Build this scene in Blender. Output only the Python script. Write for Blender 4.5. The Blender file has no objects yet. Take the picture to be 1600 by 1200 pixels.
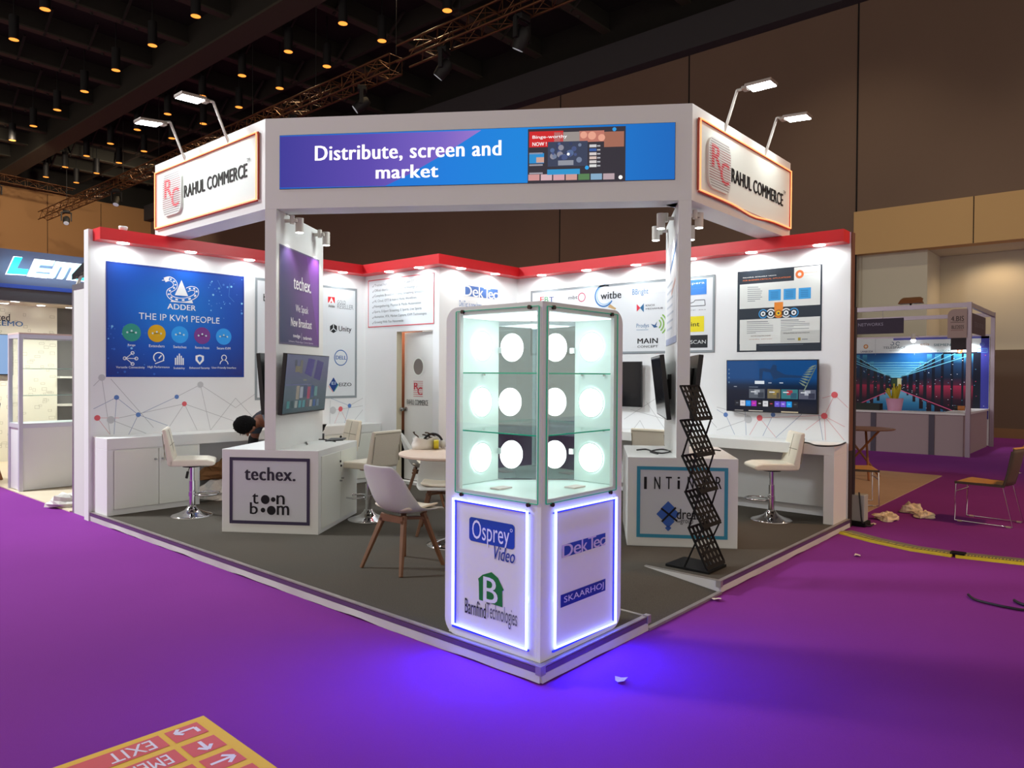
import bpy, bmesh, math, random
from mathutils import Vector, Matrix
random.seed(7)
SC = bpy.context.scene
COL = SC.collection
R = math.radians
V3 = Vector

# ------------------------------------------------------------------ camera, world, exposure
CAMP = V3((-2.865, -2.279, 1.567)); YAW, PITCH, ROLL, FPX = R(40.933), R(-0.736), R(0.376), 1135.419
_fw = V3((math.cos(YAW)*math.cos(PITCH), math.sin(YAW)*math.cos(PITCH), math.sin(PITCH)))
_r = V3((math.sin(YAW), -math.cos(YAW), 0)); _u = _r.cross(_fw)
CR = _r*math.cos(ROLL)+_u*math.sin(ROLL); CU = _u*math.cos(ROLL)-_r*math.sin(ROLL)
cd = bpy.data.cameras.new('camera'); cam = bpy.data.objects.new('camera', cd); COL.objects.link(cam)
cd.sensor_fit = 'HORIZONTAL'; cd.sensor_width = 36.0; cd.lens = 36.0*FPX/1600; cd.clip_start = .05; cd.clip_end = 200
cam.matrix_world = Matrix(((CR.x, CU.x, -_fw.x, CAMP.x), (CR.y, CU.y, -_fw.y, CAMP.y), (CR.z, CU.z, -_fw.z, CAMP.z), (0, 0, 0, 1)))
SC.camera = cam
SC.view_settings.view_transform = 'Standard'; SC.view_settings.look = 'None'
SC.view_settings.gamma = 1; SC.view_settings.exposure = 0.0; SC.view_settings.use_curve_mapping = False
wd = bpy.data.worlds.new('hall_ambient'); SC.world = wd; wd.use_nodes = True  # even warm fill standing in for light from the unseen hall
bg = wd.node_tree.nodes['Background']; bg.inputs[0].default_value = (1, .88, .76, 1); bg.inputs[1].default_value = 0.8

def ray(x, y):
    return (_fw + CR*((x-800)/FPX) - CU*((y-600)/FPX))
def hit(x, y, P, N):                      # pixel of the photograph -> point on a real plane
    d = ray(x, y); return CAMP + d*((V3(P)-CAMP).dot(N)/d.dot(N))
def at_x(x, y, X): return hit(x, y, (X, 0, 0), V3((1, 0, 0)))
def at_y(x, y, Y): return hit(x, y, (0, Y, 0), V3((0, 1, 0)))
def at_z(x, y, Z): return hit(x, y, (0, 0, Z), V3((0, 0, 1)))

def area(name, loc, target, size, power, col=(1, 1, 1), sy=None, spread=180):
    l = bpy.data.lights.new(name, 'AREA'); l.energy = power; l.color = col; l.size = size
    if sy: l.shape = 'RECTANGLE'; l.size_y = sy
    l.spread = R(spread)
    o = bpy.data.objects.new(name, l); COL.objects.link(o); o.location = loc
    o.rotation_euler = (V3(target)-V3(loc)).to_track_quat('-Z', 'Y').to_euler(); return o
def spot(name, loc, target, power, angle, blend=.5, col=(1, 1, 1), rad=.03):
    l = bpy.data.lights.new(name, 'SPOT'); l.energy = power; l.color = col; l.spot_size = R(angle); l.spot_blend = blend
    l.shadow_soft_size = rad
    o = bpy.data.objects.new(name, l); COL.objects.link(o); o.location = loc
    o.rotation_euler = (V3(target)-V3(loc)).to_track_quat('-Z', 'Y').to_euler(); return o

# ------------------------------------------------------------------ materials
def lin(h):
    if not isinstance(h, str): return tuple(h)+((1,) if len(h) == 3 else ())
    h = h.lstrip('#'); c = [int(h[i:i+2], 16)/255 for i in (0, 2, 4)]
    return tuple(x/12.92 if x <= .04045 else ((x+.055)/1.055)**2.4 for x in c)+(1,)
_M = {}
def mat(name, col, rough=.5, metal=0, emit=None, es=0, spec=.5, noise=None, bump=None, coat=0):
    if name in _M: return _M[name]
    m = bpy.data.materials.new(name); m.use_nodes = True; nt = m.node_tree; b = nt.nodes['Principled BSDF']
    c = lin(col); b.inputs['Base Color'].default_value = c; b.inputs['Roughness'].default_value = rough
    b.inputs['Metallic'].default_value = metal; b.inputs['Specular IOR Level'].default_value = spec; b.inputs['Coat Weight'].default_value = coat
    if emit is not None:
        b.inputs['Emission Color'].default_value = lin(emit); b.inputs['Emission Strength'].default_value = es
    if noise or bump:
        tc = nt.nodes.new('ShaderNodeTexCoord')
    if noise:                              # (scale, amount[, second colour])
        n = nt.nodes.new('ShaderNodeTexNoise'); n.inputs['Scale'].default_value = noise[0]; n.inputs['Detail'].default_value = 6
        nt.links.new(tc.outputs['Object'], n.inputs['Vector'])
        mx = nt.nodes.new('ShaderNodeMix'); mx.data_type = 'RGBA'
        a = noise[1]; mx.inputs[6].default_value = tuple(x*(1-a) for x in c[:3])+(1,)
        mx.inputs[7].default_value = lin(noise[2]) if len(noise) > 2 else tuple(min(1, x*(1+a)) for x in c[:3])+(1,)
        nt.links.new(n.outputs['Fac'], mx.inputs[0]); nt.links.new(mx.outputs[2], b.inputs['Base Color'])
    if bump:                               # (scale, strength)
        n = nt.nodes.new('ShaderNodeTexNoise'); n.inputs['Scale'].default_value = bump[0]; n.inputs['Detail'].default_value = 4
        nt.links.new(tc.outputs['Object'], n.inputs['Vector'])
        bp = nt.nodes.new('ShaderNodeBump'); bp.inputs['Strength'].default_value = bump[1]; bp.inputs['Distance'].default_value = .02
        nt.links.new(n.outputs['Fac'], bp.inputs['Height']); nt.links.new(bp.outputs['Normal'], b.inputs['Normal'])
    _M[name] = m; return m
def P(h, rough=.55):                       # plain print ink of one colour
    return mat('ink_'+h.lstrip('#'), h, rough, spec=.3)
def E(h, s=1.0):                           # a lit pixel colour on a screen
    return mat('lit_%s_%g' % (h.lstrip('#'), s), '#050505', .3, emit=h, es=s)
def ramp_mat(name, stops, axis='x', emit=0, rough=.5, stripes=0):
    if name in _M: return _M[name]
    m = bpy.data.materials.new(name); m.use_nodes = True; nt = m.node_tree; b = nt.nodes['Principled BSDF']
    uv = nt.nodes.new('ShaderNodeUVMap'); sp = nt.nodes.new('ShaderNodeSeparateXYZ'); nt.links.new(uv.outputs[0], sp.inputs[0])
    if axis == 'r':
        sb = nt.nodes.new('ShaderNodeVectorMath'); sb.operation = 'DISTANCE'; sb.inputs[1].default_value = (.47, .6, 0)
        nt.links.new(uv.outputs[0], sb.inputs[0]); src = sb.outputs['Value']
    elif axis == 'd':
        ad = nt.nodes.new('ShaderNodeMath'); ad.operation = 'MULTIPLY_ADD'; ad.inputs[1].default_value = .35
        nt.links.new(sp.outputs[1], ad.inputs[0]); nt.links.new(sp.outputs[0], ad.inputs[2]); src = ad.outputs[0]
    else: src = sp.outputs['xyz'.index(axis)]
    rp = nt.nodes.new('ShaderNodeValToRGB'); nt.links.new(src, rp.inputs[0])
    el = rp.color_ramp.elements
    while len(el) < len(stops): el.new(.5)
    for e, (p, c) in zip(el, stops): e.position = p; e.color = lin(c)
    if emit:
        b.inputs['Base Color'].default_value = (.01, .01, .01, 1); b.inputs['Emission Strength'].default_value = emit
        nt.links.new(rp.outputs[0], b.inputs['Emission Color'])
    else: nt.links.new(rp.outputs[0], b.inputs['Base Color'])
    b.inputs['Roughness'].default_value = rough; b.inputs['Specular IOR Level'].default_value = .3
    _M[name] = m; return m
def glass_mat(name, tint, refl=1.0, ior=1.5):
    if name in _M: return _M[name]
    m = bpy.data.materials.new(name); m.use_nodes = True; nt = m.node_tree; nt.nodes.remove(nt.nodes['Principled BSDF'])
    out = nt.nodes['Material Output']; tr = nt.nodes.new('ShaderNodeBsdfTransparent'); tr.inputs[0].default_value = lin(tint)
    gl = nt.nodes.new('ShaderNodeBsdfGlossy'); gl.inputs['Roughness'].default_value = .0; gl.inputs[0].default_value = (.95, 1, .98, 1)
    fr = nt.nodes.new('ShaderNodeLayerWeight'); fr.inputs[0].default_value = .5
    pw = nt.nodes.new('ShaderNodeMath'); pw.operation = 'POWER'; pw.inputs[1].default_value = 5; nt.links.new(fr.outputs['Facing'], pw.inputs[0])
    mu = nt.nodes.new('ShaderNodeMath'); mu.operation = 'MULTIPLY_ADD'; mu.use_clamp = True; mu.inputs[1].default_value = .6*refl; mu.inputs[2].default_value = .035*refl; nt.links.new(pw.outputs[0], mu.inputs[0])
    mx = nt.nodes.new('ShaderNodeMixShader'); nt.links.new(mu.outputs[0], mx.inputs[0]); nt.links.new(tr.outputs[0], mx.inputs[1]); nt.links.new(gl.outputs[0], mx.inputs[2])
    nt.links.new(mx.outputs[0], out.inputs[0]); _M[name] = m; return m

WHITE = mat('white_laminate', '#e4e6e4', .45, noise=(3, .02))
WALLW = mat('white_flex_print', '#e8eaec', .6, noise=(2, .015))
GREYP = mat('pale_grey_print', '#ccd0d6', .5)
RED = mat('red_laminate', '#dd1a26', .4)
CHROME = mat('chrome', '#d8d8da', .08, 1)
ALU = mat('anodised_aluminium', '#b5b2b8', .35, .9)
STEEL = mat('steel_rod', '#9a9a9a', .25, 1)
BLACK = mat('black_plastic', '#0c0c0e', .4)
BLACKM = mat('black_powder_coat', '#0a0a0b', .6)
CREAM = mat('cream_leatherette', '#e6dfcd', .45, bump=(60, .08))
SEAM = mat('dark_seam', '#8d8674', .7)
SHELL = mat('white_polypropylene', '#cfcfca', .4)
CUSH = mat('cream_cushion', '#e8ddc8', .5)
BEECH = mat('oiled_beech', '#6f4a30', .5, noise=(14, .25))
CABLE = mat('cable_rubber', '#121214', .5)
GLASS = glass_mat('clear_glass', '#fafdfc')
GLASSD = glass_mat('door_glass', '#bccace', 5.5)
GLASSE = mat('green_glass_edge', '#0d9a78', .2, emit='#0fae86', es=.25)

# ------------------------------------------------------------------ mesh builder
class Frame:
    """a real plane: origin, right, up, outward normal"""
    def __init__(s, O, U, V=(0, 0, 1)):
        s.O = V3(O); s.U = V3(U).normalized(); s.V = V3(V).normalized(); s.N = s.U.cross(s.V)
    def p(s, u, v, w=0): return s.O+s.U*u+s.V*v+s.N*w
    def px(s, x, y):
        d = hit(x, y, s.O, s.N)-s.O; return (d.dot(s.U), d.dot(s.V))
    def off(s, w): return Frame(s.O+s.N*w, s.U, s.V)
WXY = Frame((0, 0, 0), (1, 0, 0), (0, 1, 0))
_T = {}
def glyphs(body, bold):
    k = (body, bold)
    if k in _T: return _T[k]
    c = bpy.data.curves.new('t', 'FONT'); c.body = body; c.offset = 0; c.size = 1; c.space_character = 1+bold*.9; c.resolution_u = 3
    o = bpy.data.objects.new('t', c); COL.objects.link(o)
    dg = bpy.context.evaluated_depsgraph_get(); ev = o.evaluated_get(dg); me = ev.to_mesh()
    vs = [(v.co.x, v.co.y) for v in me.vertices]; fs = [tuple(p.vertices) for p in me.polygons]
    ev.to_mesh_clear(); bpy.data.objects.remove(o); bpy.data.curves.remove(c)
    x0 = min(v[0] for v in vs); x1 = max(v[0] for v in vs); y0 = min(v[1] for v in vs); y1 = max(v[1] for v in vs)
    vs = [((x-x0)/(x1-x0), (y-y0)/(y1-y0)) for x, y in vs]
    _T[k] = (vs, fs, (x1-x0)/(y1-y0)); return _T[k]
WM = {}
class MB:
    def __init__(s): s.v = []; s.f = []; s.m = []; s.sm = []; s.uv = []; s.mats = []
    def add(s, vs, fs, m, smooth=False, uvs=None):
        if m not in s.mats: s.mats.append(m)
        i = s.mats.index(m); b = len(s.v); s.v += [V3(v) for v in vs]
        for k, f in enumerate(fs):
            s.f.append(tuple(b+j for j in f)); s.m.append(i); s.sm.append(smooth)
            s.uv.append(uvs[k] if uvs else None)
        return s
    def hexa(s, p, m):                     # 8 corners: bottom ring, top ring
        return s.add(p, [(3, 2, 1, 0), (4, 5, 6, 7), (0, 1, 5, 4), (1, 2, 6, 5), (2, 3, 7, 6), (3, 0, 4, 7)], m)
    def box(s, x0, x1, y0, y1, z0, z1, m):
        return s.hexa([(x0, y0, z0), (x1, y0, z0), (x1, y1, z0), (x0, y1, z0), (x0, y0, z1), (x1, y0, z1), (x1, y1, z1), (x0, y1, z1)], m)
    def obox(s, F, u0, u1, v0, v1, w0, w1, m):
        return s.hexa([F.p(u0, v0, w0), F.p(u1, v0, w0), F.p(u1, v1, w0), F.p(u0, v1, w0), F.p(u0, v0, w1), F.p(u1, v0, w1), F.p(u1, v1, w1), F.p(u0, v1, w1)], m)
    def bar(s, a, b, w, h, m, up=(0, 0, 1), w2=None, h2=None):
        a = V3(a); b = V3(b); d = (b-a).normalized(); up = V3(up)
        if abs(d.dot(up)) > .97: up = V3((1, 0, 0))
        x = d.cross(up).normalized(); y = x.cross(d); w2 = w2 or w; h2 = h2 or h
        q = [c+x*(i*ww/2)+y*(j*hh/2) for c, ww, hh in ((a, w, h), (b, w2, h2)) for i, j in ((-1, -1), (1, -1), (1, 1), (-1, 1))]
        return s.hexa(q, m)
    def tube(s, pts, r, m, n=8, rs=None, caps=True, closed=False):
        pts = [V3(p) for p in pts]; L = len(pts); vs = []; fs = []; x = None
        for i, p in enumerate(pts):
            if closed: d = (pts[(i+1) % L]-pts[i-1])
            else: d = (pts[min(i+1, L-1)]-pts[max(i-1, 0)])
            d.normalize()
            if x is None: x = d.cross(V3((0, 0, 1)) if abs(d.z) < .9 else V3((1, 0, 0))).normalized()
            x = (x-d*x.dot(d)).normalized(); y = d.cross(x); rr = rs[i] if rs else r
            vs += [p+x*(rr*math.cos(2*math.pi*k/n))+y*(rr*math.sin(2*math.pi*k/n)) for k in range(n)]
        for i in range(L if closed else L-1):
            j = (i+1) % L
            fs += [(i*n+k, i*n+(k+1) % n, j*n+(k+1) % n, j*n+k) for k in range(n)]
        s.add(vs, fs, m, True)
        if caps and not closed:
            s.add(vs[:n], [tuple(range(n))[::-1]], m); s.add(vs[-n:], [tuple(range(n))], m)
        return s
    def cyl(s, a, b, r, m, n=20, r2=None): return s.tube([a, b], r, m, n, rs=[r, r if r2 is None else r2])
    def lathe(s, prof, c, m, n=36, smooth=True):
        vs = []; fs = []; c = V3(c)
        for r, z in prof: vs += [c+V3((r*math.cos(2*math.pi*k/n), r*math.sin(2*math.pi*k/n), z)) for k in range(n)]
        for i in range(len(prof)-1): fs += [(i*n+k, i*n+(k+1) % n, (i+1)*n+(k+1) % n, (i+1)*n+k) for k in range(n)]
        s.add(vs, fs, m, smooth)
        if prof[0][0] > 0: s.add(vs[:n], [tuple(range(n))[::-1]], m)
        if prof[-1][0] > 0: s.add(vs[-n:], [tuple(range(n))], m)
        return s
    def ball(s, c, r, m, n=14, sc=(1, 1, 1), jit=0):
        vs = []; fs = []; c = V3(c); k = n//2
        for i in range(k+1):
            a = math.pi*i/k
            for j in range(n):
                b = 2*math.pi*j/n; q = 1+random.uniform(-jit, jit)
                vs.append(c+V3((sc[0]*math.sin(a)*math.cos(b), sc[1]*math.sin(a)*math.sin(b), sc[2]*math.cos(a)))*r*q)
        for i in range(k): fs += [(i*n+j, (i+1)*n+j, (i+1)*n+(j+1) % n, i*n+(j+1) % n) for j in range(n)]
        return s.add(vs, fs, m, True)
    def prism(s, F, pts, w0, w1, m):
        n = len(pts); vs = [F.p(u, v, w0) for u, v in pts]+[F.p(u, v, w1) for u, v in pts]
        return s.add(vs, [tuple(range(n))[::-1], tuple(range(n, 2*n))]+[(i, (i+1) % n, n+(i+1) % n, n+i) for i in range(n)], m)
    # ---- printed graphics on a plane; every call below takes photo pixels unless it ends in _uv
    def poly_uv(s, F, pts, w, m):
        n = len(pts); us = [p[0] for p in pts]; vs = [p[1] for p in pts]
        a, b, c, d = min(us), max(us), min(vs), max(vs)
        return s.add([F.p(u, v, w) for u, v in pts], [tuple(range(n))], m, uvs=[[((u-a)/(b-a+1e-9), (v-c)/(d-c+1e-9)) for u, v in pts]])
    def rect_uv(s, F, u0, v0, u1, v1, w, m): return s.poly_uv(F, [(u0, v0), (u1, v0), (u1, v1), (u0, v1)], w, m)
    def poly(s, F, pts, w, m):
        q = [F.px(*p) for p in pts]
        ar = sum(q[i-1][0]*q[i][1]-q[i][0]*q[i-1][1] for i in range(len(q)))
        return s.poly_uv(F, q if ar > 0 else q[::-1], w, m)
    def rect(s, F, x0, y0, x1, y1, w, m):
        (a, b), (c, d) = F.px(x0, y0), F.px(x1, y1); return s.rect_uv(F, min(a, c), min(b, d), max(a, c), max(b, d), w, m)
    def disc_uv(s, F, u, v, r, w, m, n=28, ry=None):
        return s.poly_uv(F, [(u+r*math.cos(2*math.pi*k/n), v+(ry or r)*math.sin(2*math.pi*k/n)) for k in range(n)], w, m)
    def disc(s, F, x, y, r, w, m, n=28): return s.disc_uv(F, *F.px(x, y), r, w, m, n)
    def ring_uv(s, F, u, v, r0, r1, w, m, n=28, a0=0, a1=360):
        vs = []; full = a1-a0 >= 360; k = n if full else n+1
        for i in range(k):
            a = R(a0+(a1-a0)*i/n); vs += [F.p(u+r0*math.cos(a), v+r0*math.sin(a), w), F.p(u+r1*math.cos(a), v+r1*math.sin(a), w)]
        return s.add(vs, [(2*i, 2*i+1, 2*((i+1) % k)+1, 2*((i+1) % k)) for i in range(n)], m)
    def ring(s, F, x, y, r0, r1, w, m, **k): return s.ring_uv(F, *F.px(x, y), r0, r1, w, m, **k)
    def line_uv(s, F, p, q, t, w, m):
        p = V3((*p, 0)); q = V3((*q, 0)); d = (q-p).normalized(); n = V3((-d.y, d.x, 0))*t/2
        return s.poly_uv(F, [tuple((p-n)[:2]), tuple((q-n)[:2]), tuple((q+n)[:2]), tuple((p+n)[:2])], w, m)
    def line(s, F, p, q, t, w, m): return s.line_uv(F, F.px(*p), F.px(*q), t, w, m)
    def path(s, F, pts, t, w, m):
        for a, b in zip(pts, pts[1:]): s.line(F, a, b, t, w, m)
        return s
    def rrect_uv(s, F, u0, v0, u1, v1, r, w, m, n=6):
        pts = []
        for cx, cy, a in ((u1-r, v0+r, -90), (u1-r, v1-r, 0), (u0+r, v1-r, 90), (u0+r, v0+r, 180)):
            pts += [(cx+r*math.cos(R(a+90*i/n)), cy+r*math.sin(R(a+90*i/n))) for i in range(n+1)]
        s.poly_uv(F, pts, w, m); return pts
    def border_uv(s, F, u0, v0, u1, v1, t, w, m):
        for a in ((u0, v0, u1, v0+t), (u0, v1-t, u1, v1), (u0, v0+t, u0+t, v1-t), (u1-t, v0+t, u1, v1-t)): s.rect_uv(F, *a, w, m)
        return s
    def text_uv(s, body, F, u0, v0, u1, v1, w, m, bold=.0, depth=0, shear=0):
        vs, fs, asp = glyphs(body, bold); W, H = u1-u0, v1-v0
        d = min(.6*bold*H, .42*bold*W/max(1, len(body)*.5))
        for k, e in ((0, 0), (1, -d), (2, d)) if bold >= .02 else ((0, 0),):     # heavier weight: the strokes drawn wider
            s.add([F.p(u0+d+x*(W-2*d)+shear*y*H+e, v0+y*H, w+depth+k*.0002) for x, y in vs], fs, m)
        return s
    def text(s, body, F, bl, tr, w, m, bold=.0, depth=0, shear=0):   # bottom-left and top-right pixels of the lettering
        (a, b), (c, d) = F.px(*bl), F.px(*tr); return s.text_uv(body, F, a, b, c, d, w, m, bold, depth, shear)
    def ctext_uv(s, body, F, uc, v0, h, w, m, bold=0, wmax=None):
        asp = glyphs(body, bold)[2]; W = h*asp
        if wmax and W > wmax: W = wmax
        return s.text_uv(body, F, uc-W/2, v0, uc+W/2, v0+h, w, m, bold)
    def build(s, name, parent=None, bevel=0, seg=2, solid=0, subd=0, local=False):
        me = bpy.data.meshes.new(name); vs = s.v
        if parent is not None and not local:
            iv = WM.get(parent, Matrix()).inverted(); vs = [iv@v for v in s.v]
        me.from_pydata([tuple(v) for v in vs], [], s.f)
        for m in s.mats: me.materials.append(m)
        me.polygons.foreach_set('material_index', s.m); me.polygons.foreach_set('use_smooth', s.sm)
        if any(u is not None for u in s.uv):
            ul = me.uv_layers.new(name='UVMap')
            for p, u in zip(me.polygons, s.uv):
                if u is not None:
                    for li, c in zip(p.loop_indices, u): ul.data[li].uv = c
        me.update()
        o = bpy.data.objects.new(name, me); COL.objects.link(o)
        if parent is not None: o.parent = parent; WM[o] = WM.get(parent, Matrix())
        if solid:
            d = o.modifiers.new('solid', 'SOLIDIFY'); d.thickness = solid; d.offset = 0
        if bevel:
            d = o.modifiers.new('bevel', 'BEVEL'); d.width = bevel; d.segments = seg; d.limit_method = 'ANGLE'; d.angle_limit = R(40)
        if subd:
            d = o.modifiers.new('sub', 'SUBSURF'); d.levels = d.render_levels = subd
        return o
def tag(o, label=None, cat=None, group=None, kind=None):
    if label: o['label'] = label
    if cat: o['category'] = cat
    if group: o['group'] = group
    if kind: o['kind'] = kind
    return o
def thing(name, label, cat, loc=(0, 0, 0), rz=0, group=None, kind=None):
    o = bpy.data.objects.new(name, None); COL.objects.link(o); o.location = loc; o.rotation_euler = (0, 0, rz); o.empty_display_size = .1
    WM[o] = Matrix.Translation(V3(loc))@Matrix.Rotation(rz, 4, 'Z'); return tag(o, label, cat, group, kind)
def struct(o): o['kind'] = 'structure'; return o
def dup(root, label, loc, rz=0, group=None):
    def cp(o, par):
        c = o.copy(); COL.objects.link(c); c.parent = par
        for ch in [k for k in KIDS.get(o, [])]: cp(ch, c)
        return c
    if root not in KIDS:
        for o in COL.objects:
            if o.parent: KIDS.setdefault(o.parent, []); (o in KIDS[o.parent]) or KIDS[o.parent].append(o)
    r = cp(root, None); r.location = loc; r.rotation_euler = (0, 0, rz); r['label'] = label
    if group: r['group'] = group
    return r
KIDS = {}
def arc(c, r, a0, a1, n, f): return [f(c, r, R(a0+(a1-a0)*i/n)) for i in range(n+1)]

# ------------------------------------------------------------------ measured layout of the stand (metres)
HP = .089                                  # deck height
YW, XW = 6.073, 5.107                      # white partition walls: left one at y=YW, right one at x=XW
XS, YS = 3.573, 4.548                      # storage corner
ZT, ZC, CD = 3.068, 2.943, .2              # canopy top, bottom, depth
A = V3((.697, 3.824, 0)); B = V3((2.850, .656, 0)); HU = (B-A).normalized(); HN = V3((-HU.y, HU.x, 0)); HL = (B-A).length
ZH0, ZH1 = 3.072, 3.896                    # header bottom, top
HPOD, HC = .860, .883
CW = .108
FL = Frame((0, YW, 0), (1, 0, 0)); FR = Frame((XW, 0, 0), (0, -1, 0))
FS1 = Frame((XS, 0, 0), (0, -1, 0)); FS2 = Frame((0, YS, 0), (1, 0, 0))
FH = Frame(A, HU); FWL = Frame((A.x, 0, 0), (0, -1, 0)); FWR = Frame((0, B.y, 0), (1, 0, 0))
FBL = Frame(A+HU*CW, HN); FBLo = Frame(A, -HN)
FBR = Frame(A+HU*(HL-CW), -HN); FBRo = Frame(B, HN)
O_ = .026
FC1 = Frame((O_, 0, 0), (0, -1, 0)); FC2 = Frame((0, O_, 0), (1, 0, 0))

# ------------------------------------------------------------------ lamps of the hall and the stand
LED = (.93, 1, .98)
# (each visible lamp's light sits with its builder below)

# ------------------------------------------------------------------ the hall
CARPET = mat('purple_event_carpet', '#83348f', .9, spec=.12, noise=(.7, .12), bump=(130, .12))
struct(MB().box(-14, 34, -14, 50, -.3, 0, CARPET).build('floor'))
CEIL = mat('black_ceiling', '#14130d', .9, noise=(2, .3))
FLG = mat('lit_beam_flange', '#403c30', .7)  # lighter than the webs: light on the flanges put into the colour
BEAMM = mat('dark_steel_beam', '#25241c', .8)
struct(MB().box(-14, 18.5, -14, 48.4, 13.9, 14.2, CEIL).build('ceiling'))
BRW = mat('brown_wall_panel', '#75604f', .8, noise=(.4, .08)); SEAMD = mat('panel_gap', '#120e0c', .9)
BULK = mat('grey_bulkhead', '#3a3a3c', .8); TANW = mat('tan_wall', '#a37a4c', .8, noise=(.3, .06)); WHW = mat('cream_recess_wall', '#c9c4b0', .8)
WX = 18.1
w = MB().box(WX, WX+.4, 3.67, 48, 0, 12, BRW).box(WX, WX+.4, -14, 3.67, 6.02, 12, BRW).box(WX-.02, WX+.4, -14, 48, 12, 13.9, CEIL)
for y in (13.67, 8.61, 3.62, -1.4, -6.4): w.box(WX-.012, WX, y-.02, y+.02, 6.1 if y < 3.6 else 0, 11.7, SEAMD)
struct(w.build('wall_back'))
struct(MB().box(WX-.45, WX, -14, 48, 11.63, 12.62, BULK).build('trim_1'))
t = MB().box(WX-.05, WX+.4, -14, 3.67, 4.87, 6.02, mat('tan_bulkhead', '#cba770', .8, noise=(.3, .06)))
for y in (.9, -3): t.box(WX-.056, WX-.05, y-.01, y+.01, 4.87, 6.02, SEAMD)
struct(t.build('trim_2'))
w = MB().box(18.35, 18.7, 1.95, 3.67, 0, 4.87, WHW).box(18.7, 20, 1.95, 2.2, 0, 4.87, WHW).box(19.9, 20.3, -14, 1.95, 0, 4.87, WHW).box(18.15, 20.3, -14, 3.67, 4.872, 5.0, WHW)
w.box(19.86, 19.9, -14, 1.95, 0, 2.3, mat('taupe_wainscot', '#6b5a4c', .8)).box(19.82, 19.86, -14, 1.95, 0, .25, mat('skirting_brown', '#8a6a48', .7))
struct(w.build('wall_right'))
spot('recess_lamp', (19.0, .55, 4.8), (19.7, .55, 0), 70, 150, .6, (1, .68, .4), .15)
spot('recess_lamp', (19.0, -3.2, 4.8), (19.7, -3.2, 0), 70, 150, .6, (1, .68, .4), .15)
for y in (-1.5, 5):  # unseen fill spots added to brighten the back wall
    spot('hall_wall_fill', (12.5, y-2, 12.2), (18.3, y-1, 3.0), 420, 75, .8, (1, .84, .64), .2)
for x in (1, 7, 13):  # unseen fill spots added to brighten the tan left wall
    spot('hall_wall_fill', (x, 36, 12.0), (x+1, 48, 6.5), 1500, 110, .8, (1, .82, .62), .2)
area('aisle_flood', (-5, 11, 9), (.3, 7.5, .3), 2.0, 650, (.92, .97, 1), spread=110)
spot('warm_flood', (8.5, -7, 10.5), (6.2, .2, .3), 2200, 55, .9, (1, .5, .22), .3)
w = MB().box(-14, 18.4, 48, 48.4, 0, 12.4, TANW).box(-14, 18.4, 48, 48.4, 12.4, 14, CEIL)
for x in (6, 9, 12, 15): w.box(x, x+.03, 47.99, 48, 6, 12.3, SEAMD)
struct(w.build('wall_left'))
# beams
struct(MB().box(9.2, 9.85, -14, 48, 12.75, 13.9, BEAMM).box(9.1, 9.95, -14, 48, 12.7, 12.78, FLG).build('ceiling_beam'))
LY0 = [19.18+2.988*k for k in range(-4, 9)]
for y in [q+1.494 for q in LY0]:
    b = MB().box(-4, 18.1, y-.1, y+.1, 13.3, 13.9, BEAMM).box(-4, 18.1, y-.16, y+.16, 13.26, 13.32, FLG)
    for x in (2.2, 5.6, 7.0, 11.2, 13.4, 16): b.bar((x, y-.9, 13.85), (x, y, 13.2), .07, .07, BEAMM); b.bar((x+.5, y+.9, 13.85), (x+.5, y, 13.2), .07, .07, BEAMM)
    struct(b.build('ceiling_beam'))
struct(MB().box(2.9, 3.05, -14, 48, 13.25, 13.9, BEAMM).build('ceiling_beam'))
struct(MB().box(13.6, 13.75, -14, 48, 13.25, 13.9, BEAMM).build('ceiling_beam'))
# pendant downlights: grid of cans glowing amber
AMB = mat('amber_lamp', '#ffb060', .5, emit='#ff9a3c', es=1.6)
def downcan():
    t = thing('pendant_downlight', '', 'ceiling light', group='amber pendant downlights under the black ceiling')
    MB().cyl((0, 0, 0), (0, 0, .75), .14, BLACKM, 24).build('can', t, local=True)
    MB().lathe([(0, -.004), (.09, -.004), (.12, -.012), (.14, -.014)], (0, 0, 0), AMB, 20).build('lamp', t, local=True)
    MB().cyl((0, 0, .75), (0, 0, 1.7), .02, BLACKM, 6).build('rod', t, local=True)
    return t
proto = None
rowsn = {4.32: 'first', 7.38: 'second', 10.49: 'third', 11.99: 'fourth'}
ordn = ['frontmost', 'second', 'third', 'fourth', 'fifth', 'sixth', 'seventh', 'eighth', 'ninth', 'tenth', 'eleventh', 'twelfth', 'thirteenth']
for rx in rowsn:
    ys = [y for y in LY0 if -200 < (lambda p: 800+FPX*((p-CAMP).dot(CR))/((p-CAMP).dot(_fw)))(V3((rx, y, 12.2))) < 900 and 20 > -600+600+0
          and (lambda p: 600-FPX*((p-CAMP).dot(CU))/((p-CAMP).dot(_fw)))(V3((rx, y, 12.2))) > -20]
    ys = [y for y in ys if (lambda p: 800+FPX*((p-CAMP).dot(CR))/((p-CAMP).dot(_fw)))(V3((rx, y, 12.2))) > -5]
    for k, y in enumerate(ys):
        lab = 'amber pendant downlight, %s of the %s ceiling row from the left' % (ordn[k], rowsn[rx])
        if proto is None: proto = downcan(); proto['label'] = lab; proto.location = (rx, y, 12.2)
        else: dup(proto, lab, (rx, y, 12.2))
        if k % 2 == 0:
            spot('pendant_light', (rx, y, 12.15), (rx, y, 0), 480, 120, .8, (1, .72, .42), .15)

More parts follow.
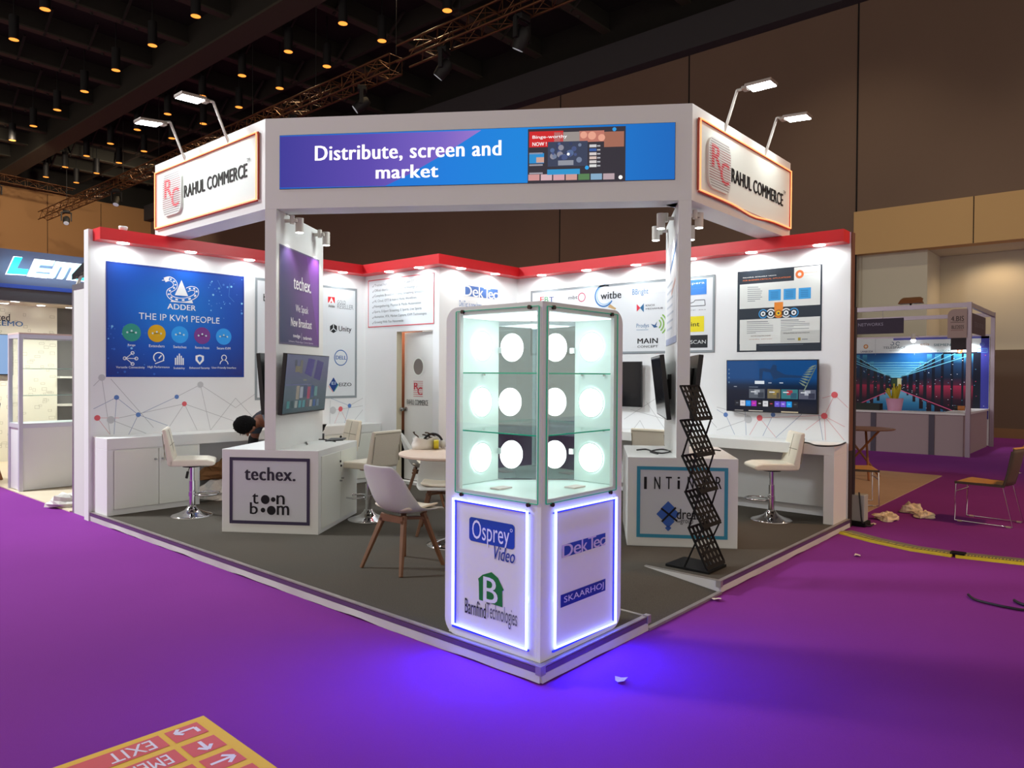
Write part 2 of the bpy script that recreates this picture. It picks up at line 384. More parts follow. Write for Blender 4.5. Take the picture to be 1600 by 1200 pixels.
def truss(name, label, a, b, s=.42, step=.55):
    a = V3(a); b = V3(b); d = (b-a).normalized(); x = d.cross(V3((0, 0, 1))).normalized(); z = V3((0, 0, 1)); L = (b-a).length
    t = thing(name, label, 'truss', a); BR = mat('bronzed_truss', '#6a4a30', .4, .8)
    cs = [x*(i*s/2)+z*(j*s/2) for i, j in ((-1, -1), (1, -1), (1, 1), (-1, 1))]
    for c in cs: MB().cyl(a+c, b+c, .03, BR, 8).build('chord', t)
    m = MB(); n = int(L/step)
    for i in range(n):
        p = a+d*(i*step); q = a+d*((i+1)*step)
        for k in range(4):
            c0, c1 = cs[k], cs[(k+1) % 4]
            m.cyl(p+(c0 if i % 2 else c1), q+(c1 if i % 2 else c0), .014, BR, 4)
        for k in range(4): m.cyl(p+cs[k], p+cs[(k+1) % 4], .012, BR, 4)
    m.build('lattice', t)
    h = MB()
    for i in range(0, n, 7): h.cyl(a+d*(i*step)+z*s/2, a+d*(i*step)+z*(13.8-a.z), .012, BLACKM, 5)
    h.build('hanging_wire', t)
    return t
truss('lighting_truss', 'long box lighting truss running under the black ceiling above the stand', (9.9, 13, 9.9), (10.6, 44, 10.2))
truss('lighting_truss', 'box lighting truss section nearest the camera, high above the video header', (9.4, 6.4, 9.7), (9.65, 12.4, 9.85))
truss('lighting_truss', 'short box truss across the tan left hall wall', (3.5, 45, 12.3), (12.5, 45, 12.0))
LENS = mat('stage_lens', '#d8dde2', .1, emit='#dfe6ee', es=.25)
def mover(loc, rz, tilt, label, group):
    t = thing('stage_light', label, 'stage light', loc, rz, group)
    MB().box(-.16, .16, -.12, .12, -.14, 0, BLACKM).build('base', t, bevel=.02, local=True)
    y = MB()
    for sx in (-1, 1): y.box(sx*.22-.03, sx*.22+.03, -.05, .05, -.55, -.1, BLACKM)
    y.box(-.22, .22, -.05, .05, -.16, -.1, BLACKM).build('yoke', t, local=True)
    d = V3((0, math.sin(tilt), -math.cos(tilt))); c = V3((0, 0, -.5))
    MB().tube([c-d*.22, c-d*.12, c+d*.1, c+d*.25], .15, BLACKM, 16, rs=[.1, .16, .16, .14]).build('head', t, local=True)
    MB().tube([c+d*.252, c+d*.262], .12, LENS, 16).build('lens', t, local=True)
G = 'stage lights hung from the trusses'
for k, (y, lab) in enumerate(((8.2, 'stage light under the near end of the truss, above the video screen'), (10.8, 'stage light on the near truss section beside its far end'), (14.5, 'stage light at the near end of the long truss'),
                              (18.2, 'second stage light along the long truss'), (22.4, 'third stage light along the long truss'), (27, 'fourth stage light along the long truss'), (33, 'fifth stage light along the long truss, small and far'), (40, 'sixth and farthest stage light of the long truss'))):
    mover((9.4+(y-6.4)*.0417 if y < 12.6 else 9.9+(y-13)*.0226, y, 9.475+(y-6.4)*.025 if y < 12.6 else 9.675+(y-13)*.0097), .4*k, .5+.2*(k % 3), lab, G)
for x, lab in ((5.1, 'leftmost stage light in front of the tan left hall wall'), (6.6, 'second stage light in front of the tan left hall wall'), (7.15, 'third stage light in front of the tan left hall wall'), (8.7, 'fourth stage light before the tan left hall wall, nearest the left sign')):
    mover((x, 45, 11.95-(x-3.5)*.033), 0, .3, lab, G)

# ------------------------------------------------------------------ raised floor of the stand
GCARP = mat('grey_needlefelt', '#57524b', .95, spec=.1, noise=(190, .6), bump=(220, .3))
EDGEW = mat('scuffed_white_board', '#c9c7c4', .6, noise=(5, .08)); MAUVE = mat('mauve_foil_strip', '#5d4468', .35, noise=(8, .2)); SILV = mat('worn_silver_trim', '#a8a29c', .4, .6, noise=(9, .3))
EX, EY = 5.12, 6.18
AX, BX = 1.045, 2.059
plat = thing('raised_deck', 'grey carpeted raised deck of the stand with white edge and notched corner ramp', 'platform', (0, 0, 0))
# carpet top: full deck minus the ramp notch (x AX..BX, y 0..RY)
RY = .62
ct = MB()
for x0, x1, y0, y1 in ((.012, AX-.006, .012, RY), (BX+.006, EX, .012, RY), (.012, EX, RY, EY)): ct.box(x0, x1, y0, y1, 0, HP, GCARP)
ct.build('carpet', plat)
MB().hexa([(AX, 0, 0), (BX, 0, 0), (BX, RY, 0), (AX, RY, 0), (AX, 0, .012), (BX, 0, .012), (BX, RY, HP), (AX, RY, HP)], GCARP).build('ramp', plat)
def fascia(a, b, nrm):
    a = V3(a); b = V3(b); nrm = V3(nrm); d = (b-a).normalized(); L = (b-a).length; n = max(2, int(L/.09)); m = MB(); vs = []; fs = []
    for i in range(n+1):
        s = L*i/n; wob = .006*math.sin(s*5.1)+.004*math.sin(s*13+1); p = a+d*s
        for z, o in ((max(.0, .004+wob), .010+wob*.6), (HP*.58, .008), (HP*.58, .0), (max(.0, .004+wob), 0)): vs.append(p+nrm*o+V3((0, 0, z)))
    for i in range(n):
        for k in range(4): fs.append((i*4+k, i*4+(k+1) % 4, (i+1)*4+(k+1) % 4, (i+1)*4+k))
    m.add(vs, fs, EDGEW); m.add(vs[:4], [(0, 1, 2, 3)], EDGEW); m.add(vs[-4:], [(3, 2, 1, 0)], EDGEW)
    m.build('edge_board', plat)
    F = Frame(a, d); s_ = 1 if F.N.dot(nrm) > 0 else -1
    m = MB(); m.bar(a+nrm*.003+V3((0, 0, HP*.76)), b+nrm*.003+V3((0, 0, HP*.76)), .012, HP*.32, MAUVE); m.build('mauve_strip', plat)
    MB().bar(a+nrm*-.006+V3((0, 0, HP+.001)), b+nrm*-.006+V3((0, 0, HP+.001)), .03, .008, SILV).build('metal_trim', plat)
fascia((0, 0, 0), (0, EY, 0), (-1, 0, 0)); fascia((0, 0, 0), (AX, 0, 0), (0, -1, 0)); fascia((BX, 0, 0), (EX, 0, 0), (0, -1, 0))
for x in (AX, BX):
    s_ = 1 if x == AX else -1
    MB().hexa([(x-.004, 0, 0), (x+.004, 0, 0), (x+.004, RY, HP-.002), (x-.004, RY, HP-.002), (x-.004, 0, HP-.002), (x+.004, 0, HP-.002), (x+.004, RY, HP), (x-.004, RY, HP)], EDGEW).build('ramp_cheek', plat)
    MB().bar((x-s_*.012, 0, HP+.001), (x-s_*.012, RY, HP+.001), .024, .008, SILV).build('metal_trim', plat)
MB().bar((AX, -.004, .01), (BX, -.004, .01), .03, .016, SILV).build('metal_trim', plat)
for x, y in ((0, 0), (AX, 0), (BX, 0)): MB().box(x-.02, x+.02, y-.016, y+.02, HP*.55, HP+.008, SILV).build('corner_bracket', plat)

# ------------------------------------------------------------------ white partition walls with printed network graphic
NB, NR, NG = P('#5f80bd'), P('#e0646c'), P('#c3c5c8'); LNB, LNR, LNG = P('#8f9dbb'), P('#d9a2a6'), P('#b4b4b8')
def network(F, nodes, lines, parent):
    g = MB()
    for a, b, c in lines: g.line(F, a, b, .005, .0012, c)
    for x, y, r, c in nodes: g.disc(F, x, y, r, .002, c); g.disc(F, x, y, r*.7, .0026, {NB: NB, NR: NR, NG: NG}[c])
    return g.build('network_print', parent)
wl = thing('partition_wall', 'white partition wall along the left side of the stand behind the blue poster', 'wall', (0, YW, 0))
MB().box(.0, XW+.1, YW, YW+.1, 0, ZT-.004, WALLW).build('panel', wl)
MB().box(-.022, 0, YW-.01, YW+.11, 0, ZT-.004, WHITE).build('end_cap', wl)
network(FL, [(159, 590, .035, NG), (313, 601, .036, NG), (182, 621, .026, NB), (276, 620, .025, NB), (288, 631, .028, NR), (216, 648, .026, NB), (152, 653, .03, NR), (173, 656, .04, NG), (520, 641, .05, NG), (532, 639, .035, NR), (546, 634, .03, NB)],
 [((146, 639), (182, 621), LNB), ((182, 621), (216, 648), LNB), ((182, 621), (178, 679), LNB), ((216, 648), (276, 620), LNB), ((276, 620), (313, 601), LNG), ((216, 648), (201, 679), LNB), ((216, 648), (262, 665), LNB),
  ((288, 631), (265, 666), LNG), ((288, 631), (308, 672), LNG), ((288, 631), (186, 653), LNG), ((152, 653), (186, 653), LNR), ((152, 653), (172, 679), LNR), ((159, 590), (172, 679), LNG), ((159, 590), (146, 603), LNG), ((173, 592), (240, 668), LNG),
  ((313, 601), (368, 637), LNG), ((313, 601), (329, 672), LNG), ((329, 672), (368, 622), LNG), ((368, 622), (398, 655), LNG), ((368, 637), (398, 616), LNG), ((288, 631), (366, 658), LNG), ((176, 657), (228, 677), LNG),
  ((516, 626), (515, 668), LNG), ((532, 639), (522, 663), LNR), ((532, 639), (543, 662), LNR), ((546, 634), (538, 662), LNB), ((546, 634), (516, 622), LNB), ((520, 641), (567, 634), LNG), ((567, 622), (546, 634), LNG), ((567, 640), (548, 664), LNG)], wl)
wr = thing('partition_wall', 'white partition wall along the right side of the stand behind the wall television', 'wall', (XW, 0, 0))
MB().box(XW, XW+.1, .012, YW, 0, ZT-.004, WALLW).build('panel', wr)
EDGEBR = mat('brown_wall_edge', '#6d4632', .7)  # end face brown above, darker in its lower part
MB().box(XW+.0, XW+.1, .0, .012, .8, ZT-.004, EDGEBR).box(XW, XW+.1, 0, .012, 0, .8, mat('dark_wall_edge', '#2c1c18', .7)).build('end_cap', wr)
network(FR, [(1134, 648, .027, NB), (1169, 655, .045, NG), (1187, 653, .033, NR), (1208, 648, .025, NB), (1288, 650, .033, NR), (1304, 617, .033, NR), (1043, 660, .03, NG)],
 [((1120, 636), (1169, 649), LNG), ((1120, 640), (1134, 648), LNB), ((1134, 648), (1148, 679), LNB), ((1164, 640), (1166, 680), LNB), ((1169, 655), (1120, 672), LNG), ((1187, 653), (1171, 680), LNR), ((1187, 653), (1212, 683), LNR), ((1187, 653), (1288, 649), LNR),
  ((1208, 648), (1192, 681), LNB), ((1253, 647), (1212, 684), LNB), ((1288, 650), (1259, 672), LNR), ((1288, 650), (1290, 688), LNR), ((1279, 647), (1286, 688), LNB), ((1288, 650), (1320, 667), LNR), ((1288, 650), (1319, 688), LNR), ((1288, 650), (1304, 617), LNR), ((1304, 617), (1285, 622), LNR), ((1304, 617), (1325, 637), LNR),
  ((975, 655), (1029, 620), LNG), ((1000, 657), (975, 690), LNG), ((1010, 628), (1040, 672), LNG), ((985, 640), (1040, 655), LNG), ((1000, 657), (1018, 690), LNG), ((1095, 640), (1120, 668), LNG)], wr)
# storage corner: two white faces with a door opening in the left one
st = thing('storage_corner', 'white walled storage corner at the back of the stand with a doorway', 'wall', (XS, YS, 0))
DY0, DY1, DZ = 4.665, 5.384, 2.14
MB().box(XS, XS+.08, YS, DY0, HP, ZT-.004, WALLW).box(XS, XS+.08, DY1, YW, HP, ZT-.004, WALLW).box(XS, XS+.08, DY0, DY1, DZ, ZT-.004, WALLW).build('door_wall', st)
MB().box(XS+.08, XW, YS, YS+.08, HP, ZT-.004, WALLW).build('side_wall', st)
MB().box(XS, XS+.09, DY0, DY1, HP, .125, WHITE).build('threshold', st)
LIN = mat('brown_door_lining', '#8a4f2c', .6, noise=(6, .2))
spot('store_fill_light', (XS+.18, 5.7, 2.9), (XS+.3, 5.5, 1.2), 160, 150, .7, (1, .85, .7), .05)  # unseen fill added to brighten the brown board in the door gap
MB().box(XS+.27, XS+.3, 5.2, YW-.02, .78, 2.6, LIN).box(XS+.27, XS+.3, 5.2, YW-.02, HP, .78, mat('dark_store_goods', '#0a0909', .8)).build('store_backing', st)
MB().box(XS+.001, XS+.09, DY1-.004, DY1+.012, .125, DZ, mat('cream_jamb', '#c8bfa6', .6)).build('door_jamb', st)
# the door stands ajar, hinged on its right side
hx, hy = XS+.05, DY0+.01
best = min((abs((lambda p: 800+FPX*((p-CAMP).dot(CR))/((p-CAMP).dot(_fw)))(V3((hx+.7*math.sin(a/200), hy+.7*math.cos(a/200), 1.4)))-632), a/200) for a in range(0, 160))[1]
dr = thing('store_door', 'white storage door standing ajar with round porthole and red logo', 'door', (hx, hy, 0))
FD = Frame((hx+.7*math.sin(best), hy+.7*math.cos(best), 0), (-math.sin(best), -math.cos(best), 0))
MB().obox(FD, 0, .7, .13, DZ-.01, -.035, 0, WHITE).build('leaf', dr)
g = MB(); u0, v0 = FD.px(654, 573); g.ring_uv(FD, u0, v0, .108, .128, .004, P('#e9efe9'), n=32); g.disc_uv(FD, u0, v0, .11, .0025, mat('porthole_glass', '#7d736c', .15), 32); g.build('porthole', dr)
g = MB(); (ua, va), (ub, vb) = FD.px(646, 619), FD.px(661, 596)
for k in range(9): g.rect_uv(FD, ua, va+(vb-va)*k/8-.003, ub, va+(vb-va)*k/8+.003, .002, P('#c2384a'))
g.text_uv('R', FD, ua+(ub-ua)*.08, va+(vb-va)*.45, ua+(ub-ua)*.55, va+(vb-va)*.9, .003, P('#c01830'), .04); g.text_uv('C', FD, ua+(ub-ua)*.45, va+(vb-va)*.1, ua+(ub-ua)*.95, va+(vb-va)*.6, .003, P('#c01830'), .04)
g.text('RAHUL COMMERCE', FD, (636, 632), (669, 625.5), .002, P('#222428'), .03); g.line(FD, (636.5, 633.6), (669, 633.3), .004, .002, P('#b9a9a9')); g.build('door_print', dr)
kx, kz = FD.px(632.5, 639); kx = max(kx, .045)
MB().tube([FD.p(kx, kz, 0), FD.p(kx, kz, .025)], .03, STEEL, 16).tube([FD.p(kx, kz, .02), FD.p(kx, kz, .06)], .012, STEEL, 10).ball(FD.p(kx, kz, .075), .03, STEEL, 14).build('handle', dr)

# ------------------------------------------------------------------ red canopy with recessed downlights
cp = thing('red_canopy', 'red canopy strip with recessed downlights along the top of the white walls', 'canopy', (XS-CD, YS-CD, ZC))
def cbox(*a): MB().box(*a, ZC, ZT, RED).build('fascia', cp)
cbox(.026, XS-CD, YW-CD, YW); cbox(XS-CD, XS, YS-CD, YW); cbox(XS, XW-CD, YS-CD, YS); cbox(XW-CD, XW, .025, YS)
LAMPW = mat('led_downlight', '#ffffff', .4, emit=LED, es=14)
for x, y, tx, ty in [(x, YW-CD*.62, x, YW) for x in (.28, 1.01, 1.73, 2.42, 3.10)]+[(XS-CD*.62, y, XS, y) for y in (5.40, 4.80)]+[(x, YS-CD*.62, x, YS) for x in (3.84, 4.5)]+[(XW-CD*.62, y, XW, y) for y in (4.0, 3.25, 2.5, 1.75, 1.02, .29)]:
    d = MB().lathe([(0, -.002), (.045, -.002), (.052, -.006), (.06, -.006), (.062, 0)], (x, y, ZC), LAMPW, 24); d.build('downlight', cp)
    c = MB().lathe([(.03, 0), (.045, .03), (.045, .05), (0, .05)], (x, y, ZT), WHITE, 14) if x < .5 else None
    if c: c.build('lamp_housing', cp)
    spot('canopy_light', (x, y, ZC-.012), (x+(tx-x)*.55, y+(ty-y)*.2, 1.5), 8.5, 176, .35, LED, .04)

# ------------------------------------------------------------------ header frame: diagonal video beam, two sign wings, two blades
HD = .25
hd = thing('overhead_header', 'white overhead frame of the stand, video beam with two sign wings on blade walls', 'header', (A.x, A.y, ZH0))
def vec(p, z): return V3((p.x, p.y, z))
def slab(p4, z0, z1, name, m=WHITE): MB().hexa([vec(p, z0) for p in p4]+[vec(p, z1) for p in p4], m).build(name, hd)
SH0 = 3.247; SH1 = 3.740; SU0, SU1 = .139, 3.69
m = MB()
m.obox(FH, 0, HL, ZH0, SH0-.0, -HD, 0, WHITE).obox(FH, 0, HL, SH1, ZH1, -HD, 0, WHITE).obox(FH, 0, SU0, SH0, SH1, -HD, 0, WHITE).obox(FH, SU1, HL, SH0, SH1, -HD, 0, WHITE)
m.build('video_beam', hd)
WT = .26
LYE, RXE = 6.15, 5.14
MB().hexa([(A.x, A.y, ZH0), (A.x+WT, A.y+.02, ZH0), (A.x+WT, LYE, ZH0), (A.x, LYE, ZH0), (A.x, A.y, ZH1), (A.x+WT, A.y+.02, ZH1), (A.x+WT, LYE, ZH1), (A.x, LYE, ZH1)], WHITE).build('sign_wing', hd)
MB().hexa([(B.x, B.y, ZH0), (RXE, B.y, ZH0), (RXE, B.y+WT, ZH0), (B.x+.02, B.y+WT, ZH0), (B.x, B.y, ZH1), (RXE, B.y, ZH1), (RXE, B.y+WT, ZH1), (B.x+.02, B.y+WT, ZH1)], WHITE).build('sign_wing', hd)
BLD = 1.145
for s0 in (0, HL-CW):
    q = [A+HU*s0, A+HU*(s0+CW), A+HU*(s0+CW)+HN*BLD, A+HU*s0+HN*BLD]
    slab(q, HPOD, ZH0 if 0 else ZH0-.001, 'blade_wall')

# added soft fill behind the header, no fixture, brightens the white walls
area('header_fill_light', tuple(A+HU*(HL*.35)+HN*1.2+V3((0, 0, 3.6))), (1.6, 6.0, 1.0), .6, 20, LED)
area('header_fill_light', tuple(A+HU*(HL*.65)+HN*1.2+V3((0, 0, 3.6))), (5.1, 2.4, 1.0), .6, 20, LED)

# video screen
ls = thing('led_video_screen', 'wide purple and blue LED video screen in the middle of the header', 'screen', tuple(A+HU*SU0+V3((0, 0, SH0))))
FS = FH.off(.006); HPX = lambda x, y: FS.px(x, y)
m = MB().obox(FH, SU0+.001, SU1-.001, SH0+.001, SH1-.001, -.1, .004, BLACK); m.build('cabinet', ls)
g = MB(); es = .95
g.rect_uv(FS, SU0+.004, SH0+.004, SU1-.004, SH1-.004, 0, ramp_mat('screen_blue', [(0, '#0a66d0'), (.45, '#0a7fe0'), (.62, '#0a86e0'), (1, '#0a68c0')], 'x', es))
# purple field with slanted edge
pl = [(437.6, 213.5), (437.6, 293.5), (602, 290.5), (640, 272), (700, 237), (752, 203.5)]
g.poly(FS, pl, .0006, ramp_mat('screen_purple', [(0, '#38339a'), (.45, '#5a47b0'), (.8, '#7a62c6'), (1, '#9a78d0')], 'x', es))
WT_ = E('#fff6ff', 1.35)
g.text('Distribute, screen and', FS, (492, 255), (783.5, 219), .0012, WT_, .075)
g.text('market', FS, (587, 279.5), (685, 256), .0012, WT_, .075)
# programme picture
def q(x0, y0, x1, y1, c, w=.0018, e=.8): g.rect(FS, x0, y0, x1, y1, w, E(c, e))
q(825, 202, 977, 283, '#2a2636', .0012); q(827, 206, 880, 229, '#e01520'); q(866, 207, 906, 229, '#a59c98'); q(905, 205, 944, 221, '#d08070'); q(944, 206, 975, 229, '#b0705c')
for x, y, r in ((912, 211, .03), (925, 212, .035), (940, 215, .03)): g.disc(FS, x, y, r, .0022, E('#f0a890', .9))
q(856, 222, 918, 259, '#34405e', .002); 
random.seed(3)
for i in range(26): g.disc(FS, random.uniform(862, 912), random.uniform(224, 250), random.uniform(.012, .03), .0024+i*2e-5, E(random.choice(['#5870a0', '#7c8aa8', '#9a98a8', '#2c3a66', '#46588c']), .8))
g.disc(FS, 888, 241, .012, .0034, E('#ffffff', 1.1)); q(872, 251, 896, 258, '#9ca0ae', .003)
g.text('Binge-worthy', FS, (832, 218.5), (886, 210.5), .003, E('#ffffff', 1), .03); g.text('NOW !', FS, (832, 228.5), (854, 222), .003, E('#ffffff', 1), .03)
q(827, 240, 850, 255, '#1a98e0'); q(838, 246, 850, 254, '#e0b0a0', .0022); q(855, 265, 906, 272, '#20a0e0'); g.disc(FS, 917, 262, .017, .0022, E('#20a0e8', 1)); g.disc(FS, 960, 202, .017, .0022, E('#2098e0', 1))
for i, c in enumerate(['#e0dde0', '#3060b0', '#e8e0e0', '#e8d0c8', '#e8e0e0', '#f0f0f0']): q(921, 226+i*6.2, 932, 230+i*6.2, c); q(933, 227+i*6.2, 938, 229+i*6.2, '#c0c0c8')
for i, c in enumerate(['#e0a0a0', '#e8c0c8', '#e8b0b8', '#e0a8a0', '#5a8a58', '#90b8d8', '#c8b0b8']): q(825.5+i*19.5, 273-i*.3, 843+i*19.5, 282-i*.3, c, .0016)
g.disc(FS, 969.5, 277, .017, .0024, E('#ffffff', 1.1))
for y in (239, 257, 270): q(827, y, 848, y+2, '#a8a4b0')
g.build('picture', ls)

# illuminated brand signs on the wings
NEON = mat('orange_neon', '#ffb080', .4, emit='#ff9a58', es=1.5)
SIGNW = mat('white_sign_board', '#dfe6e0', .45); SBLK = mat('black_acrylic_letter', '#0b0c10', .35); LRED = mat('red_acrylic', '#cc1f35', .4)
def rc_logo(F, u0, v0, u1, v1, par):
    m = MB(); pts = []; r = (u1-u0)*.22
    for cx, cy, a in ((u1-r, v0+r, -90), (u1-r, v1-r, 0), (u0+r, v1-r, 90), (u0+r, v0+r, 180)): pts += [(cx+r*math.cos(R(a+15*i)), cy+r*math.sin(R(a+15*i))) for i in range(7)]
    m.prism(F, pts, .004, .035, mat('pale_acrylic', '#d6dad6', .35)); lo = m.build('logo_plate', par)
    m = MB(); n = 19; W = u1-u0; H = v1-v0
    for k in range(n):
        v = v0+H*(.05+.9*k/(n-1)); t = H*.007; ins = 0 if r < v-v0 < H-r else (r-min(v-v0, v1-v))*.5
        m.rect_uv(F, u0+.012+ins, v-t, u1-.012-ins, v+t, .0362, P('#9a5058' if .12 < k/n < .8 else '#8a7c7e'))
    for ch, a, b, c, d in (('R', .12, .42, .56, .86), ('C', .5, .16, .9, .6)):
        m.text_uv(ch, F, u0+W*a, v0+H*b, u0+W*c, v0+H*d, .037, LRED, .12)
        k = 0
        while k < 9:
            v = v0+H*(b+(d-b)*(k+.5)/9); m.rect_uv(F, u0+W*a, v-H*.006, u0+W*c, v+H*.006, .0378, mat('pale_acrylic', '#d6dad6', .35)); k += 1
    m.build('logo_stripes', par)
def wing_sign(F, name, label, u0, u1, lx, tx, loc, sag=False):
    t = thing(name, label, 'sign', loc); v0, v1 = 3.175, 3.79
    MB().obox(F, u0, u1, v0, v1, .001, .012, SIGNW).build('board', t)
    rs = []
    N = MB(); NR_ = MB(); zz = .03
    def pt(u, v, w): return F.p(u, v, w)
    bot = [pt(u0+(u1-u0)*i/14, v0+(.0 if not sag else -.035*math.exp(-((i-7.5)/2.2)**2)), zz) for i in range(15)]
    N.tube([pt(u0, v1, zz), pt(u1, v1, zz)], .0062, NEON, 8).tube([pt(u0, v0, zz), pt(u0, v1, zz)], .0062, NEON, 8).tube([pt(u1, v0, zz), pt(u1, v1, zz)], .0062, NEON, 8).tube(bot, .0062, NEON, 8)
    N.build('neon_strip', t)
    rim = mat('red_neon_base', '#b5402c', .5)
    NR_.tube([pt(u0-.012, v1+.0, .014), pt(u1+.012, v1, .014)], .009, rim, 6).tube([pt(u0-.012, v0, .014), pt(u0-.012, v1, .014)], .009, rim, 6).tube([pt(u1+.012, v0, .014), pt(u1+.012, v1, .014)], .009, rim, 6)
    NR_.tube([p+V3((0, 0, -.012))-F.N*.014 for p in bot], .009, rim, 6).build('neon_base', t)
    rc_logo(F, lx[0], lx[1], lx[2], lx[3], t)
    m = MB(); vs, fs, asp = glyphs('RAHUL COMMERCE', .035)
    W_, H_ = tx[2]-tx[0], tx[3]-tx[1]
    m.text_uv('RAHUL COMMERCE', F, *tx, .018, SBLK, .035); 
    # letters have real depth: side walls
    e = {}
    for f in fs:
        for a, b in zip(f, f[1:]+f[:1]):
            k = (min(a, b), max(a, b)); e[k] = None if k in e else (a, b)
    for k, ab in e.items():
        if ab:
            (xa, ya), (xb, yb) = vs[ab[0]], vs[ab[1]]; p = [F.p(tx[0]+x*W_, tx[1]+y*H_, w) for x, y, w in ((xa, ya, .012), (xb, yb, .012), (xb, yb, .018), (xa, ya, .018))]
            m.add(p, [(0, 1, 2, 3)], SBLK)
    m.text_uv('TM', F, tx[2]-.0, tx[3]+.005, tx[2]+.06, tx[3]+.04, .02, SBLK, .03)
    m.build('lettering', t); return t
wing_sign(FWL, 'brand_sign', 'white sign with black lettering and orange neon outline on the left header wing', -6.09, -3.93, (-5.885, 3.27, -5.44, 3.73), (-5.405, 3.415, -4.12, 3.545), (A.x, 5.0, 3.17))
wing_sign(FWR, 'brand_sign', 'white sign with sagging orange neon outline on the right header wing', 2.95, 5.09, (3.095, 3.235, 3.555, 3.69), (3.61, 3.38, 4.89, 3.51), (4.0, B.y, 3.17), True)

# arm floodlights above the signs
HEADL = mat('flood_led', '#ffffff', .3, emit=LED, es=30); GREYA = mat('grey_arm', '#b9b4ae', .4, .5)
def arm_light(label, base, elbow, head, out):
    t = thing('arm_floodlight', label, 'floodlight', base, 0, 'floodlights on arms above the header signs')
    base = V3(base); elbow = V3(elbow); head = V3(head); out = V3(out).normalized(); side = out.cross(V3((0, 0, 1)))
    MB().tube([base+V3((0, 0, -.12)), elbow], .014, GREYA, 10).build('arm', t)
    MB().tube([elbow, elbow+(head-elbow)*.45], .013, GREYA, 10).build('bracket', t)
    d = (head-elbow).normalized(); d = V3((d.x, d.y, d.z*.4)).normalized(); up = d.cross(side)*-1
    if up.z < 0: up = -up
    c = head; a0 = c-d*.1; a1 = c+d*.14
    m = MB(); m.bar(a0, a1, .17, .03, mat('lamp_housing', '#8a7f78', .4, .6), up=up); m.bar(a0-d*.05, a0, .08, .035, mat('lamp_housing', '#8a7f78', .4, .6), up=up); m.build('lamp_head', t, bevel=.006)
    m = MB(); m.bar(a0+d*.02-up*.017, a1-d*.012-up*.017, .145, .006, HEADL, up=up); m.build('lens', t)
    tgt = base-V3((0, 0, .42))
    spot('flood_light', c-up*.04, tgt, 15, 120, .8, LED, .06)
for (x, y), (ex, ey), (hx_, hy_), Y, lab in (((357, 209), (333, 159), (301, 153), 4.50, 'lit floodlight on a bent arm above the left sign, nearer the video screen'), ((289, 237), (266, 191), (236, 191), 5.42, 'lit floodlight on a bent arm above the left sign, at its far left end')):
    b = V3((A.x+.02, Y, ZH1)); arm_light(lab, b, at_y(ex, ey, Y), at_y(hx_, hy_, Y), (-1, 0, 0))
for (ex, ey), (hx_, hy_), X, lab in (((1152, 141), (1186, 133), 3.49, 'lit floodlight on a bent arm above the right sign, nearer the video screen'), ((1214, 184), (1243, 183), 4.44, 'lit floodlight on a bent arm above the right sign, at its far right end')):
    b = V3((X, B.y+.02, ZH1)); arm_light(lab, b, at_x(ex, ey, X), at_x(hx_, hy_, X), (0, -1, 0))

# cylinder spots clipped on the blade walls
SPOTW = mat('spot_lens', '#ffffff', .3, emit=LED, es=12); CANW = mat('spot_can', '#cfcac0', .45)
def can_spot(label, F, tt, ww, zb):
    t = thing('cylinder_spotlight', label, 'spotlight', tuple(F.p(tt, zb, ww)), 0, 'white cylinder spotlights beside the blade walls')
    MB().cyl(F.p(tt, zb, ww), F.p(tt, zb+.135, ww), .038, CANW, 24).build('can', t, bevel=.004)
    MB().tube([F.p(tt, zb-.003, ww), F.p(tt, zb-.001, ww)], .034, SPOTW, 20).build('lens', t)
    m = MB(); m.bar(F.p(tt-.055, zb+.10, .0), F.p(tt-.055, zb+.10, ww), .02, .03, CANW); m.bar(F.p(tt-.055, zb+.10, ww-.012), F.p(tt-.01, zb+.10, ww-.012), .02, .03, CANW); m.cyl(F.p(tt-.055, zb+.07, ww*.6), F.p(tt-.055, zb+.15, ww*.6), .022, CANW, 12)
    m.build('bracket', t)
    spot('can_light', F.p(tt, zb-.02, ww), F.p(tt, zb-1.2, ww*.35), 13, 95, .6, (1, .97, .88), .03)
can_spot('white cylinder spotlight above the purple banner, nearer the front post', FBL, .24, .12, 2.90)
can_spot('white cylinder spotlight at the rear end of the purple banner wall', FBL, .92, .12, 2.90)
can_spot('white cylinder spotlight peeking out left of the left front post', FBLo, -.30, .10, 2.91)
can_spot('white cylinder spotlight on the inner side of the right blade wall, nearer the front post', FBR, -.34, .12, 2.90)
can_spot('white cylinder spotlight on the inner side of the right blade wall, towards its rear end', FBR, -.92, .12, 2.90)
can_spot('white cylinder spotlight outside the right blade wall, nearer the front post', FBRo, .34, .11, 2.90)
can_spot('white cylinder spotlight outside the right blade wall, half hidden by the front post', FBRo, .92, .11, 2.90)

